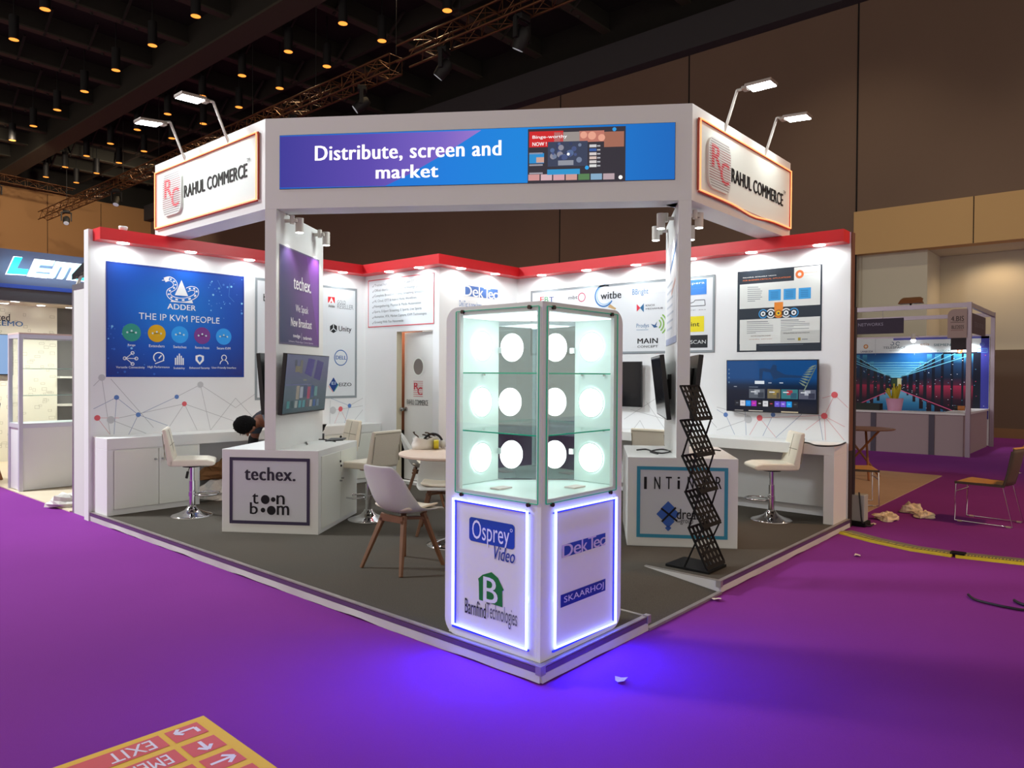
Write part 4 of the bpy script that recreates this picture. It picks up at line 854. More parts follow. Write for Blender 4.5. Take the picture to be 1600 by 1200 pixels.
# ------------------------------------------------------------------ desks along the walls with their cupboards
dk = thing('wall_desk', 'white desk slab with end leg along the left wall under the blue poster', 'desk', (1.8, YW-.19, HP))
m = MB().box(.026, XS-.004, 5.697, YW-.004, HC-.115, HC, WHITE); m.build('desk_top', dk, bevel=.003)
MB().box(.026, .088, 5.697, YW-.004, HP, HC-.115, WHITE).build('end_panel', dk, bevel=.003)
def cupboard(label, x0, x1, locks):
    t = thing('cupboard', label, 'cabinet', ((x0+x1)/2, 5.87, HP)); yf = 5.705
    MB().box(x0, x1, yf+.004, YW-.004, HP, HC-.116, WHITE).build('body', t, bevel=.002)
    xm = (x0+x1)/2; DM = mat('cupboard_door', '#e6e9e0', .4)
    for k, (a, b) in enumerate(((x0+.006, xm-.003), (xm+.003, x1-.03))):
        d = MB().box(a, b, yf-.012, yf+.003, .15, HC-.13, DM).build('door', t, bevel=.002)
        kx_ = (b-.035 if k == 0 else a+.035)
        MB().tube([(kx_, yf-.012, .64), (kx_, yf-.035, .64)], .011, STEEL, 12).build('knob', d)
        if locks and k == 0: MB().tube([(kx_-.01, yf-.012, .735), (kx_-.01, yf-.02, .735)], .016, BLACK, 10).build('lock', d)
        if locks and k == 0: MB().tube([(kx_+.0, yf-.012, .70), (kx_+.0, yf-.02, .70)], .012, BLACK, 10).build('lock', d)
cupboard('white two-door cupboard under the left desk behind the front bar stool', .088, 1.0, False)
cupboard('white two-door cupboard with black locks under the left desk beside the storage corner', 2.3, XS-.004, True)
dk = thing('wall_desk', 'white desk slab with end leg along the right wall under the television', 'desk', (XW-.2, 2.3, HP))
MB().box(4.688, XW-.004, .025, YS-.004, HC-.105, HC, WHITE).build('desk_top', dk, bevel=.003)
MB().box(4.688, XW-.004, .025, .125, HP, HC-.105, WHITE).build('end_panel', dk, bevel=.003)
MB().box(XW-.07, XW-.004, .125, YS-.004, HP+.11, HC-.105, mat('desk_back', '#d5d8d6', .5)).build('back_panel', dk)

# ------------------------------------------------------------------ lit corner showcase
SL, SR_ = .70, .755; CT, CBZ = 1.943, .905; WZ0, WZ1 = .925, 1.897
sc_ = thing('corner_showcase', 'tall white corner showcase with lit glass case and blue neon outlined front', 'showcase', (O_, O_, HP))
def rounded_board(F, s, L, wz, name):      # s=+1: corner edge at low u; s=-1: corner edge at high u (mirrored)
    def fr(pts): return [(p*s if s > 0 else -p, z) for p, z in pts] if s > 0 else [(-p, z) for p, z in pts][::-1]
    c0 = 0 if s > 0 else .0225
    r = .085; out = [(c0, HP+.004), (L-r, HP+.004)]+[(L-r+r*math.sin(R(15*i)), HP+.004+r-r*math.cos(R(15*i))) for i in range(1, 7)]+[(L-r+r*math.cos(R(15*i)), CT-r+r*math.sin(R(15*i))) for i in range(0, 7)]+[(c0, CT)]
    a, b = wz; c0 = 0 if s > 0 else .0225
    # four strips around the window so the opening stays open
    lo = [p for p in out if p[1] < WZ0]; hi = [p for p in out if p[1] > WZ1]
    m = MB()
    lower = lo+[(L, WZ0), (c0, WZ0)]; upper = [(c0, WZ1), (L, WZ1)]+hi
    o0 = [(c0, HP+.004), (L-r, HP+.004)]+[(L-r+r*math.sin(R(15*i)), HP+.004+r-r*math.cos(R(15*i))) for i in range(1, 7)]+[(L, WZ0), (c0, WZ0)]
    zc = CT-r
    if zc < WZ1:
        import math as _m
        xx = L-r+_m.sqrt(max(0, r*r-(WZ1-zc)**2)); a0 = _m.asin((WZ1-zc)/r); n = 5
        o1 = [(c0, WZ1), (xx, WZ1)]+[(L-r+r*_m.cos(a0+(_m.pi/2-a0)*i/n), zc+r*_m.sin(a0+(_m.pi/2-a0)*i/n)) for i in range(1, n+1)]+[(c0, CT)]
        side = [(b, WZ0), (L, WZ0), (L, zc)]+[(L-r+r*_m.cos(a0*i/n), zc+r*_m.sin(a0*i/n)) for i in range(1, n+1)]+[(b, WZ1)]
    else:
        o1 = [(c0, WZ1), (L, WZ1), (L, zc)]+out[8:]; side = [(b, WZ0), (L, WZ0), (L, WZ1), (b, WZ1)]
    for pts in (o0, o1, side, [(c0, WZ0), (a, WZ0), (a, WZ1), (c0, WZ1)]): m.prism(F, fr(pts), -.022, 0, WHITE)
    return m.build(name, sc_)
# left face (u=-y, corner edge at u=-O_), right face (u=x)
Fl = Frame((O_, O_, 0), (0, -1, 0)); Fr = Frame((O_, O_, 0), (1, 0, 0))
rounded_board(Fl, -1, SL, (.03, .587), "front_board"); rounded_board(Fr, 1, SR_, (.055, .663), "front_board")
# body: pentagon plan with glazed diagonal back
X0 = O_+.023; YB, XB = O_+.69, O_+.735; DX, DY_ = .44, .34
INW = mat('white_case_lining', '#e4f3f0', .5)
plan = [(X0, X0), (XB, X0), (XB, DY_), (DX, YB), (X0, YB)]
MB().prism(WXY, plan, HP, CBZ, WHITE).build('base_cabinet', sc_)
MB().prism(WXY, [(X0, X0), (XB, X0), (XB, DY_), (DX, YB), (X0, YB)], CBZ, WZ0-.002, INW).build('case_floor', sc_)
MB().prism(WXY, plan, WZ1+.002, CT-.02, INW).build('case_top', sc_)
MB().prism(WXY, [(X0+.02, X0+.02), (XB-.03, X0+.02), (XB-.03, DY_-.02), (DX-.02, YB-.03), (X0+.02, YB-.03)], WZ1-.004, WZ1+.001, mat('case_led_panel', '#ffffff', .4, emit=(.92, 1, .98), es=.9)).build('led_top_panel', sc_)
MB().box(X0, DX, YB-.02, YB, WZ0, WZ1, INW).build('side_lining', sc_); MB().box(XB-.02, XB, X0, DY_, WZ0, WZ1, INW).build('side_lining', sc_)
MB().box(X0+.0, X0+.028, X0, X0+.03, WZ0, WZ1, INW).build('corner_lining', sc_)
gd = MB(); gd.bar((DX+.004, YB-.012, 1.41), (XB-.012, DY_+.004, 1.41), .006, WZ1-WZ0-.01, GLASSD); gdo = gd.build('glass_door', sc_)
for k, (x, y) in enumerate(((DX+.01, YB-.03), (XB-.03, DY_+.01))):
    for z in (1.1, 1.715): MB().box(x-.015, x+.015, y-.015, y+.015, z-.018, z+.018, CHROME).build('hinge', sc_, bevel=.003)
# panes with green edges and standoff screws
for F, a, b, nm in ((Fl, -.615, -.02, 'l'), (Fr, .035, .69, 'r')):
    MB().obox(F, a, b, WZ0-.02, WZ1+.02, .004, .0065, GLASS).build('glass_pane', sc_)
    m = MB(); e = .0035
    m.obox(F, a-e, a, WZ0-.02, WZ1+.02, .003, .008, GLASSE).obox(F, b, b+e, WZ0-.02, WZ1+.02, .003, .008, GLASSE).obox(F, a, b, WZ1+.02, WZ1+.02+e, .003, .008, GLASSE).obox(F, a, b, WZ0-.02-e, WZ0-.02, .003, .008, GLASSE)
    m.build('pane_edge', sc_)
    for u in (a+.05, b-.06):
        for z in (WZ1+.018, WZ0-.03): MB().tube([F.p(u, z, 0), F.p(u, z, .014)], .011, mat('dark_bronze_screw', '#4a3f3a', .3, .7), 14).build('standoff_screw', sc_)
# two glass shelves
for z in (1.247, 1.572):
    q_ = [(X0+.035, X0+.012), (XB-.022, X0+.012), (XB-.022, DY_-.01), (DX-.01, YB-.022), (X0+.012, YB-.022), (X0+.012, X0+.035)]
    s_ = MB().prism(WXY, q_, z, z+.006, GLASS).build('glass_shelf', sc_)
    m = MB(); m.bar((X0+.012, X0+.035, z+.003), (X0+.012, YB-.022, z+.003), .003, .007, GLASSE); m.bar((X0+.035, X0+.012, z+.003), (XB-.022, X0+.012, z+.003), .003, .007, GLASSE); m.build('shelf_edge', s_)
    for x, y in ((X0+.06, YB-.03), (X0+.25, YB-.03), (XB-.03, .12), (XB-.03, .28)): MB().tube([(x, y, z-.012), (x, y, z)], .008, CHROME, 10).build('shelf_pin', s_)
# round LED panels on the lining, strip lights under the top
PANL = mat('round_glow_white', '#ffffff', .4, emit=(.93, 1, .98), es=3.0); RIMW = mat('led_rim', '#cfe6e0', .4)
for zc in (1.735, 1.402, 1.072):
    for k in (0, 1):
        Fp = Frame((.285, YB-.02, zc), (1, 0, 0)) if k == 0 else Frame((XB-.02, .215, zc), (0, -1, 0))
        m = MB(); m.disc_uv(Fp, 0, 0, .086, .008, PANL, 32); m.ring_uv(Fp, 0, 0, .086, .092, .009, RIMW, n=32)
        o = m.build('round_glow_disc', sc_)
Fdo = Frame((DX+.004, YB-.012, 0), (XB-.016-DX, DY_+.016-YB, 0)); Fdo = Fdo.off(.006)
for (x, y) in ((800, 543), (797, 628), (799, 710), (868, 543), (867, 628), (867, 710)):  # glowing ellipses added on the door glass
    u_, v_ = Fdo.px(x, y); m = MB(); m.disc_uv(Fdo, u_, v_, .070, .003, PANL, 32, ry=.086); m.build('round_glow_disc', sc_)
area('case_light', (.33, .30, WZ1-.01), (.33, .3, 0), .35, 1.6, (.88, 1, .97))
MB().box(X0+.05, X0+.40, X0+.06, X0+.085, WZ1-.012, WZ1+.001, mat('case_tube', '#ffffff', .4, emit=(.92, 1, .98), es=3)).build('tube_light', sc_)
# blue-white neon outlines and printed logos on the two lower faces
BNEON = mat('blue_white_neon', '#cfd8ff', .4, emit=(.17, .22, 1), es=6.5); BRIM = mat('blue_neon_base', '#2a36b0', .5, emit=(.02, .03, 1), es=.6)
for F, (u0, v0, u1, v1) in ((Fl, (-.625, .158, -.083, .866)), (Fr, (.108, .143, .685, .862))):
    m = MB(); m.tube([F.p(u0, v0, .012), F.p(u1, v0-.012, .012), F.p(u1, v1-.004, .012), F.p(u0, v1, .012)], .0075, BNEON, 8, closed=True); m.build('neon_outline', sc_)
    m = MB(); m.obox(F, u0-.01, u1+.01, v0-.022, v0-.012, 0, .008, BRIM).obox(F, u0-.01, u1+.01, v1-.016, v1-.010, 0, .006, BRIM).obox(F, u0+.008, u0+.014, v0, v1, 0, .006, BRIM).obox(F, u1-.014, u1-.008, v0, v1, 0, .006, BRIM)
    m.build('neon_base', sc_)
    um = (u0+u1)/2; wdt = u1-u0
    for v in (v0, v1): area('neon_light', F.p(um, v, .03), F.p(um, v-.25, 1), wdt, 9, (.03, .05, 1), .012)
    for u in (u0, u1): area('neon_light', F.p(u, (v0+v1)/2, .03), F.p(u, (v0+v1)/2-.25, 1), .012, 9, (.03, .05, 1), v1-v0)
g = MB(); F = Fl.off(.002); BL = P('#1f47a8')
a, b = F.px(733, 843), F.px(804, 822); g.rrect_uv(F, a[0], a[1]-.004, b[0], b[1]+.006, .02, 0, BL); g.text('Osprey', F, (738, 850), (796, 822), .001, P('#e8ecf8'), -.005); g.ring(F, 799, 829, .006, .009, .001, P('#e8ecf8')); g.text('Video', F, (769, 873), (803.5, 859), .001, P('#233f8f'), .03, shear=.18)
GRN = P('#1d7a34'); g.poly(F, [(748, 909), (747, 904), (754, 898), (768, 894), (778, 903), (787, 922), (784.5, 924), (785, 949), (748.5, 937)], 0, GRN)
g.text('B', F, (755, 939), (778, 906), .001, P('#e4eae8'), .05); g.text('Barnfind', F, (726.5, 957), (759.5, 943), .001, P('#24282c'), .03); g.text('Technologies', F, (760, 972), (808, 954), .001, P('#5a5c66'), 0)
g.build('face_print', sc_)
g = MB(); F = Fr.off(.002); dek(g, F, *F.px(878, 872), *F.px(946, 832.5), 0, '#24449c', P('#cdbfd6'))
a, b = F.px(876, 950), F.px(946, 904); g.rect_uv(F, a[0], a[1], b[0], b[1], 0, P('#1d2f92')); g.text('SKAARHOJ', F, (881, 945), (943, 909), .001, P('#d6d0ea'), .02); g.build('face_print', sc_)
# little things lying in the case
for x, y, lab in ((.2, .45, 'small white card on the showcase floor beside its left lining'), (.52, .17, 'small white card on the showcase floor beside its right lining')):
    t = MB().box(x-.06, x+.05, y-.035, y+.035, WZ0-.001, WZ0+.006, mat('pale_card', '#e8d8d4', .6)).build('card'); tag(t, lab, 'card')

# ------------------------------------------------------------------ bar stools
def make_stool(label, loc, rz):
    t = thing('bar_stool', label, 'bar stool', loc, rz, 'cream bar stools on chrome bases')
    FX = Frame((0, .205, 0), (1, 0, 0))            # profile plane, extruded towards -N... (u = forward, v = up)
    seat = [(.235, .545), (.225, .575), (.15, .597), (0, .60), (-.15, .60), (-.20, .60), (-.20, .535), (-.1, .53), (.12, .53), (.2, .528)]
    m = MB().prism(FX, seat[::-1], 0, .41, CREAM); m.build('seat', t, bevel=.018, seg=3, local=True)
    back = [(-.155, .60), (-.175, .68), (-.20, .80), (-.225, .90), (-.245, .915), (-.265, .905), (-.262, .88), (-.245, .78), (-.225, .66), (-.215, .56), (-.20, .535), (-.165, .545)]
    b = MB().prism(FX, back, 0, .41, CREAM).build('backrest', t, bevel=.018, seg=3, local=True)
    s = MB()
    for y in (-.1, .1) if 0 else (0.0,):
        s.tube([(-.170, y, .64), (-.182, y, .72), (-.20, y, .80), (-.222, y, .89)], .0035, SEAM, 6)
    s.tube([(-.188, -.19, .745), (-.188, .19, .745)], .0035, SEAM, 6).tube([(-.243, -.185, .76), (-.243, -.187, .60)], .003, SEAM, 6)
    for yy in (-.195, .195): s.tube([(-.226, yy, .60), (-.243, yy, .70), (-.262, yy*.98, .86)], .0035, SEAM, 6)
    s.tube([(-.266, -.185, .885), (-.266, .185, .885)], .003, SEAM, 6).build('seam', b, local=True)
    MB().lathe([(.205, 0), (.205, .006), (.19, .012), (.13, .03), (.075, .055), (.048, .085), (.04, .10), (0, .10)], (0, 0, 0), CHROME, 40).build('base', t, local=True)
    MB().cyl((0, 0, .09), (0, 0, .36), .030, CHROME, 24).cyl((0, 0, .36), (0, 0, .52), .022, CHROME, 20).cyl((0, 0, .505), (0, 0, .53), .09, BLACKM, 20).build('gas_column', t, local=True)
    r = MB(); r.tube([(.03, 0, .25)]+[(.145+.115*math.cos(R(a)), .115*math.sin(R(a)), .22) for a in range(180, 181)], .009, CHROME, 8)
    r.tube([(.15+.115*math.cos(R(a)), .13*math.sin(R(a)), .22) for a in range(0, 360, 15)], .009, CHROME, 8, closed=True); r.tube([(0, 0, .245), (0, 0, .20)], .036, CHROME, 20); r.build('footrest', t, local=True)
    l = MB(); l.tube([(0, -.02, .515), (-.02, -.10, .50), (-.03, -.15, .46)], .005, STEEL, 6).tube([(-.03, -.14, .47), (-.04, -.17, .41)], .014, BLACK, 8); l.build('lever', t, local=True)
    return t
RI = math.atan2(CR.y, CR.x)                # direction pointing right across the photo
s1 = make_stool('cream bar stool in front of the left cupboard, its lever hanging below the seat', tuple(at_z(300, 805, HP)), RI+.35)
c_ = at_z(568, 808, HP)-V3((.62, .81, 0))*.10+HU*.05; dup(s1, 'cream bar stool right of the left podium counter, seen from behind', tuple(c_), RI+math.pi-.55)
dup(s1, 'cream bar stool behind the left podium counter, only its backrest showing', (2.36, 5.08, HP), RI+math.pi+.6)
c_ = at_z(1205, 812, HP); dup(s1, 'cream bar stool in front of the right wall desk below the television', tuple(c_), RI+math.pi-.05)
dup(s1, 'cream bar stool behind the right podium counter, only its backrest showing', (4.16, 1.69, HP), .05)

# ------------------------------------------------------------------ shell chairs round the table
def make_shell(label, loc, rz):
    t = thing('shell_chair', label, 'chair', loc, rz, 'white shell chairs around the round table')
    prof = [(.245, .425, .19), (.21, .447, .215), (.12, .435, .232), (.0, .42, .238), (-.10, .425, .238), (-.165, .46, .238), (-.205, .53, .232), (-.235, .62, .222), (-.262, .71, .205), (-.282, .775, .175), (-.293, .80, .13)]
    edge = [.0, .004, .02, .045, .075, .10, .085, .06, .04, .02, .012]
    m = MB(); vs = []; fs = []; nt_ = 14; n = len(prof)
    for i, (x, z, w) in enumerate(prof):
        a = prof[max(i-1, 0)]; b = prof[min(i+1, n-1)]; dx, dz = b[0]-a[0], b[1]-a[1]; L = math.hypot(dx, dz); nx, nz = dz/L, -dx/L   # towards the sitter
        if nz < 0 and i < 5: nx, nz = -nx, -nz
        if i >= 5 and nx < 0: nx, nz = -nx, -nz
        for j in range(nt_+1):
            q = -1+2*j/nt_; k = edge[i]*abs(q)**2.6; vs.append((x+nx*k, w*q, z+nz*k))
    for i in range(n-1): fs += [(i*(nt_+1)+j, i*(nt_+1)+j+1, (i+1)*(nt_+1)+j+1, (i+1)*(nt_+1)+j) for j in range(nt_)]
    m.add(vs, fs, SHELL, True).build('shell', t, solid=.012, subd=1, local=True)
    m = MB(); vs = []; fs = []; pr = [(.20, .45), (.1, .447), (0, .435), (-.1, .437), (-.15, .455)]
    for i, (x, z) in enumerate(pr): vs += [(x, .19*(-1+2*j/8), z+.006+.03*abs(-1+2*j/8)**3) for j in range(9)]
    for i in range(4): fs += [(i*9+j, i*9+j+1, (i+1)*9+j+1, (i+1)*9+j) for j in range(8)]
    m.add(vs, fs, CUSH, True).build('cushion', t, solid=.022, subd=1, local=True)
    for sx in (1, -1):
        for sy in (1, -1): MB().bar((sx*.10-.01, sy*.105, .412), (sx*.225-.02, sy*.215, 0), .045, .032, BEECH, w2=.026, h2=.024, up=(1, 0, 0)).build('leg', t, bevel=.005, local=True)
    b = MB(); b.bar((-.14, -.13, .372), (.12, .13, .372), .04, .02, BEECH).bar((-.14, .13, .372), (.12, -.13, .372), .04, .02, BEECH).bar((-.13, -.12, .385), (-.13, .12, .385), .022, .05, BEECH); b.build('cross_brace', t, local=True)
    return t
c_ = at_z(632, 884, HP)
h1 = make_shell('white shell chair with splayed oak legs standing alone in the front of the stand', (c_.x, c_.y, HP), .06)
dup(h1, 'white shell chair close to the showcase at the near side of the round table', (1.84, 2.66, HP), -2.4)
dup(h1, 'white shell chair beyond the round table, in front of the storage door', (2.72, 3.85, HP), -.75)
# round table
tb = thing('round_table', 'round pale wood table on a chrome pedestal behind the showcase', 'table', (1.56, 2.24, HP))
TZ = .888; TOPM = mat('pale_veneer', '#dcc6b4', .45, noise=(5, .06))
MB().lathe([(0, TZ-.028), (.44, TZ-.028), (.458, TZ-.02), (.462, TZ-.006), (.456, TZ), (0, TZ)], (1.56, 2.24, 0), TOPM, 64, smooth=False).build('tabletop', tb)
MB().lathe([(.22, HP), (.22, HP+.008), (.15, HP+.03), (.06, HP+.055), (.035, HP+.08), (.035, TZ-.05), (0, TZ-.05)], (1.56, 2.24, 0), CHROME, 40).build('pedestal', tb)
MB().box(1.44, 1.68, 2.12, 2.36, TZ-.05, TZ-.028, BLACKM).build('mounting_plate', tb)
# things on the table
bx, by, _ = at_z(658, 694, TZ+.02); d_ = (V3((1.56, 2.24, 0))-V3((bx, by, 0)));
bx, by = (1.56-d_.x*min(1, .30/d_.length), 2.24-d_.y*min(1, .30/d_.length))
bx, by = at_z(664, 701, TZ)[:2]
t = thing('carrier_bag', 'open white plastic bag with brown strings on the round table', 'bag', (bx, by, TZ))
m = MB(); nn = 16; vs = []; fs = []
for i, (rr, z) in enumerate(((.105, .0), (.11, .04), (.10, .075), (.115, .10))):
    for j in range(nn): a = 2*math.pi*j/nn; q = 1+.1*math.sin(3*a+i); vs.append((bx+rr*q*math.cos(a)*1.2, by+rr*q*math.sin(a)*.8, TZ+.002+z+.012*math.sin(4*a)*(i > 1)))
for i in range(3): fs += [(i*nn+j, i*nn+(j+1) % nn, (i+1)*nn+(j+1) % nn, (i+1)*nn+j) for j in range(nn)]
fs.append(tuple(range(nn))[::-1]); m.add(vs, fs, mat('white_film', '#e4e2da', .4), True).build('bag_body', t, solid=.003)
random.seed(21); m = MB()
for k in range(7):
    p = V3((bx+random.uniform(-.1, .1), by+random.uniform(-.05, .05), TZ+.08)); pts = [p]
    for i in range(6): p = p+V3((random.uniform(-.05, .05), random.uniform(-.03, .03), random.uniform(-.01, .02))); p.z = max(TZ+.07, min(TZ+.15, p.z)); pts.append(p)
    m.tube(pts, .006, mat('brown_string', '#4a3426', .8), 6)
m.build('strings', t)
px_, py_ = at_z(683, 702, TZ)[:2]
t = thing('tape_roll', 'roll of yellow tape leaning on the bag on the round table', 'tape', (px_, py_, TZ))
MB().tube([(px_-.02, py_+.02, TZ+.045), (px_+.01, py_-.01, TZ+.045)], .042, mat('yellow_tape', '#d8c428', .4), 24).build('tape_core', t)
t = thing('headset', 'white and black headset with curved band on the round table beside the bag', 'headset', (px_+.06, py_+.1, TZ))
m = MB(); m.tube([(px_+.06+.09*math.cos(R(a))*.72, py_+.12-.09*math.cos(R(a))*.7, TZ+.03+.10*math.sin(R(a))) for a in range(0, 181, 15)], .011, BLACK, 8); m.build('band', t)
for s in (-1, 1): MB().ball((px_+.06+s*.06, py_+.12-s*.06, TZ+.038), .036, mat('white_earcup', '#e8e6e0', .4), 14).build('ear_cup', t)

# ------------------------------------------------------------------ zigzag literature rack
BLACKM = mat('rack_black', '#050505', .6, spec=.25); X0_, X1_ = 2.17, 2.47
rk = thing('literature_rack', 'black perforated zigzag literature rack on a flat base by the deck edge', 'rack', (2.28, .3, HP))
MB().box(X0_, X1_+.0, .135, .50, HP, HP+.02, BLACKM).build('base_plate', rk, bevel=.003)
Ln = [(.385, 1.49), (.38, 1.225), (.365, .955), (.335, .685), (.305, .415)]; Rn = [tuple(at_x(*p, X0_))[1:] for p in ((1084, 655), (1088, 712), (1093, 769), (1098, 824), (1104, 889))]
# perforated pocket: a plate with a grid of real round holes
def tray(a, b, nm):
    a = V3((0, a[0], a[1])); b = V3((0, b[0], b[1])); d = b-a; L = d.length; d.normalize()
    F = Frame(V3((X0_, 0, 0))+a, (1, 0, 0), -d) ; W = X1_-X0_; m = MB(); nu, nv = 5, 6; cu, cv = W/nu, L/nv; k = 8
    for i in range(nu):
        for j in range(nv):
            u0, v0 = i*cu, -L+j*cv; rr = .36*min(cu, cv); cx, cy = u0+cu/2, v0+cv/2
            outer = []; inner = []
            for q in range(4*2):
                ang = R(45*q); inner.append((cx+rr*.8*math.cos(ang), cy+rr*1.12*math.sin(ang)))
            sq = [(u0+cu, cy), (u0+cu, v0+cv), (cx, v0+cv), (u0, v0+cv), (u0, cy), (u0, v0), (cx, v0), (u0+cu, v0)]
            vs = [F.p(*p, 0) for p in sq]+[F.p(*p, 0) for p in inner]
            m.add(vs, [(q, (q+1) % 8, 8+(q+1) % 8, 8+q) for q in range(8)], BLACKM)
    o = m.build(nm, rk, solid=.003)
    m = MB(); 
    for u in (0, W): m.bar(F.p(u, 0, 0), F.p(u, -L, 0), .012, .014, BLACKM)
    m.bar(F.p(0, -L, .0), F.p(W, -L, 0), .03, .012, BLACKM, up=F.N); m.bar(F.p(0, 0, .0), F.p(W, 0, 0), .016, .012, BLACKM); m.build('pocket_rim', o)
for k in range(5): tray(Ln[k], Rn[k], 'pocket')
for k in range(4):
    lo = Ln[k+2] if k+2 < 5 else (.34, HP+.02)
    for x in (X0_+.004, X1_-.004): MB().bar((x, Rn[k][0], Rn[k][1]), (x, lo[0], lo[1]), .016, .008, BLACKM).build('strut', rk)
for k in range(1, 5): MB().tube([(X0_-.004, *Ln[k]), (X1_+.004, *Ln[k])], .009, BLACKM, 8).build('hinge_rod', rk)

# ------------------------------------------------------------------ cables and boxes on the counters
def cable(label, pts, r=.006, n=6, m=None):
    q = [V3(p) for p in pts]; out = []
    for i in range(len(q)-1):
        p0, p1, p2, p3 = q[max(i-1, 0)], q[i], q[i+1], q[min(i+2, len(q)-1)]
        for k in range(n):
            s = k/n; out.append(.5*((2*p1)+(-p0+p2)*s+(2*p0-5*p1+4*p2-p3)*s*s+(-p0+3*p1-3*p2+p3)*s**3))
    out.append(q[-1]); o = MB().tube(out, r, m or CABLE, 8).build('cable'); return tag(o, label, 'cable')
zt = HPOD+.007
L2 = lambda x, y, z=zt: tuple(at_z(x, y, z))
cable('black cable looping from the blade wall over the left podium counter', [(*L2(480, 694)[:2], zt-.0), L2(479, 688), L2(490, 686.5), L2(510, 687), L2(524, 690)], .006)
t = tag(MB().hexa([V3(L2(x, y, z)) if 0 else V3((*L2(x, y, HPOD)[:2], z)) for z in (HPOD+.001, HPOD+.012) for x, y in ((508, 690), (536, 688.5), (541, 685.5), (517, 686))], BLACK).build('tablet'), 'flat black tablet lying at the back of the left podium counter', 'tablet')
c_ = V3(L2(502, 686, HPOD)); tag(MB().box(c_.x-.025, c_.x+.025, c_.y-.02, c_.y+.02, HPOD+.001, HPOD+.06, mat('dark_grey_box', '#3c3c40', .5)).build('adapter_box'), 'small dark grey adapter box on the left podium counter', 'adapter')
cable('black cable loop on the left half of the right podium counter', [L2(995, 703), L2(1010, 702), L2(1022, 706), L2(1035, 708), L2(1047, 705), L2(1035, 702), L2(1022, 703.5), L2(1016, 706), L2(1028, 709)], .006)
cable('black cable on the right podium counter between the rack and the blade wall', [L2(1090, 712), L2(1100, 706), L2(1112, 703), L2(1126, 704)], .006)
L3 = lambda x, y: tuple(at_z(x, y, HC+.007))
cable('black cable running along the end of the right wall desk', [L3(1246, 691), L3(1262, 692), L3(1275, 696), L3(1295, 697), L3(1311, 695.5), L3(1321, 691.5)], .008)

# ------------------------------------------------------------------ bundles under the left desk
def crumple(name, label, cat, c, rad, sc, m, seed, n=18, part=None):
    random.seed(seed); b = MB(); vs = []; fs = []; k = n//2; ph = [random.uniform(0, 6.3) for _ in range(8)]
    for i in range(k+1):
        a = math.pi*i/k
        for j in range(n):
            t_ = 2*math.pi*j/n; q = 1+.22*math.sin(3*t_+ph[0]+2*a)+.16*math.sin(5*t_+ph[1])*math.sin(2*a+ph[2])+.12*math.sin(7*a+ph[3]+t_)+random.uniform(-.09, .09)
            if i in (0, k): q = 1
            z = sc[2]*math.cos(a)*q; vs.append((c[0]+rad*sc[0]*math.sin(a)*math.cos(t_)*q, c[1]+rad*sc[1]*math.sin(a)*math.sin(t_)*q, max(c[2], c[2]+rad*.75*(z+.45*sc[2]))))
    for i in range(k): fs += [(i*n+j, (i+1)*n+j, (i+1)*n+(j+1) % n, i*n+(j+1) % n) for j in range(n)]
    return tag(b.add(vs, fs, m).build(name), label, cat)
FILM = mat('crinkled_film', '#d9d7d2', .3, bump=(40, .5))
crumple('plastic_sheet', 'crumpled white plastic sheet on the deck under the left desk', 'plastic sheet', (1.45, 5.86, HP+.001), .3, (1.3, .55, .7), FILM, 4, 22)
crumple('cloth_bundle', 'brown cloth bundle lying on the plastic sheet under the left desk', 'bundle', (1.40, 5.88, HP+.24), .24, (1.2, .55, .75), mat('brown_cloth', '#8a5f38', .9), 8, 20)

# ------------------------------------------------------------------ person bending down behind the left podium
SKIN = mat('brown_skin', '#7a4a34', .55); HAIR = mat('black_hair', '#070505', .8, spec=.15, bump=(120, .6)); SHIRT = mat('charcoal_blue_shirt', '#39424f', .8, noise=(30, .2)); DKCL = mat('black_trousers', '#101014', .8); TEE = mat('black_tee', '#0d0d10', .8)
pe = thing('person', 'dark-haired person in a dark shirt bending down behind the left podium counter', 'person', (1.95, 5.08, HP))
def skin(name, pts, edges, m, par, root=0, sub=2):
    me = bpy.data.meshes.new(name); iv = WM[pe].inverted(); me.from_pydata([tuple(iv@V3(p[:3])) for p in pts], edges, []); me.materials.append(m)
    o = bpy.data.objects.new(name, me); COL.objects.link(o); o.parent = par; WM[o] = WM[pe]
    md = o.modifiers.new('skin', 'SKIN'); md.use_smooth_shade = True
    for i, p in enumerate(pts):
        sv = me.skin_vertices[0].data[i]; sv.radius = p[3] if len(p) == 5 and 0 else ((p[3], p[4]) if len(p) > 4 else (p[3], p[3])); sv.use_root = (i == root)
    s = o.modifiers.new('sub', 'SUBSURF'); s.levels = s.render_levels = sub
    return o
# one continuous body: pelvis, bent spine, neck, head core, arms, legs, feet
py0 = 5.10
bp = [(1.95, py0, .98, .14, .12), (1.78, py0, 1.05, .13, .11), (1.58, py0+.02, 1.06, .15, .12), (1.46, py0+.03, 1.05, .11, .09), (1.375, py0+.03, 1.02, .055), (1.30, py0+.03, .995, .072), (1.23, py0+.03, .975, .09), (1.17, py0+.03, .955, .068),
      (1.48, py0-.17, 1.02, .065), (1.44, py0-.21, .78, .048), (1.36, py0-.19, .55, .034), (1.34, py0-.18, .48, .03),
      (1.48, py0+.22, 1.02, .065), (1.46, py0+.27, .78, .048), (1.38, py0+.26, .57, .034), (1.36, py0+.25, .50, .03),
      (1.96, py0-.10, .90, .105), (1.90, py0-.12, .52, .07), (2.0, py0-.12, .17, .045), (1.86, py0-.13, .12, .035),
      (1.96, py0+.10, .90, .105), (1.90, py0+.12, .52, .07), (2.0, py0+.12, .17, .045), (1.86, py0+.13, .12, .035)]
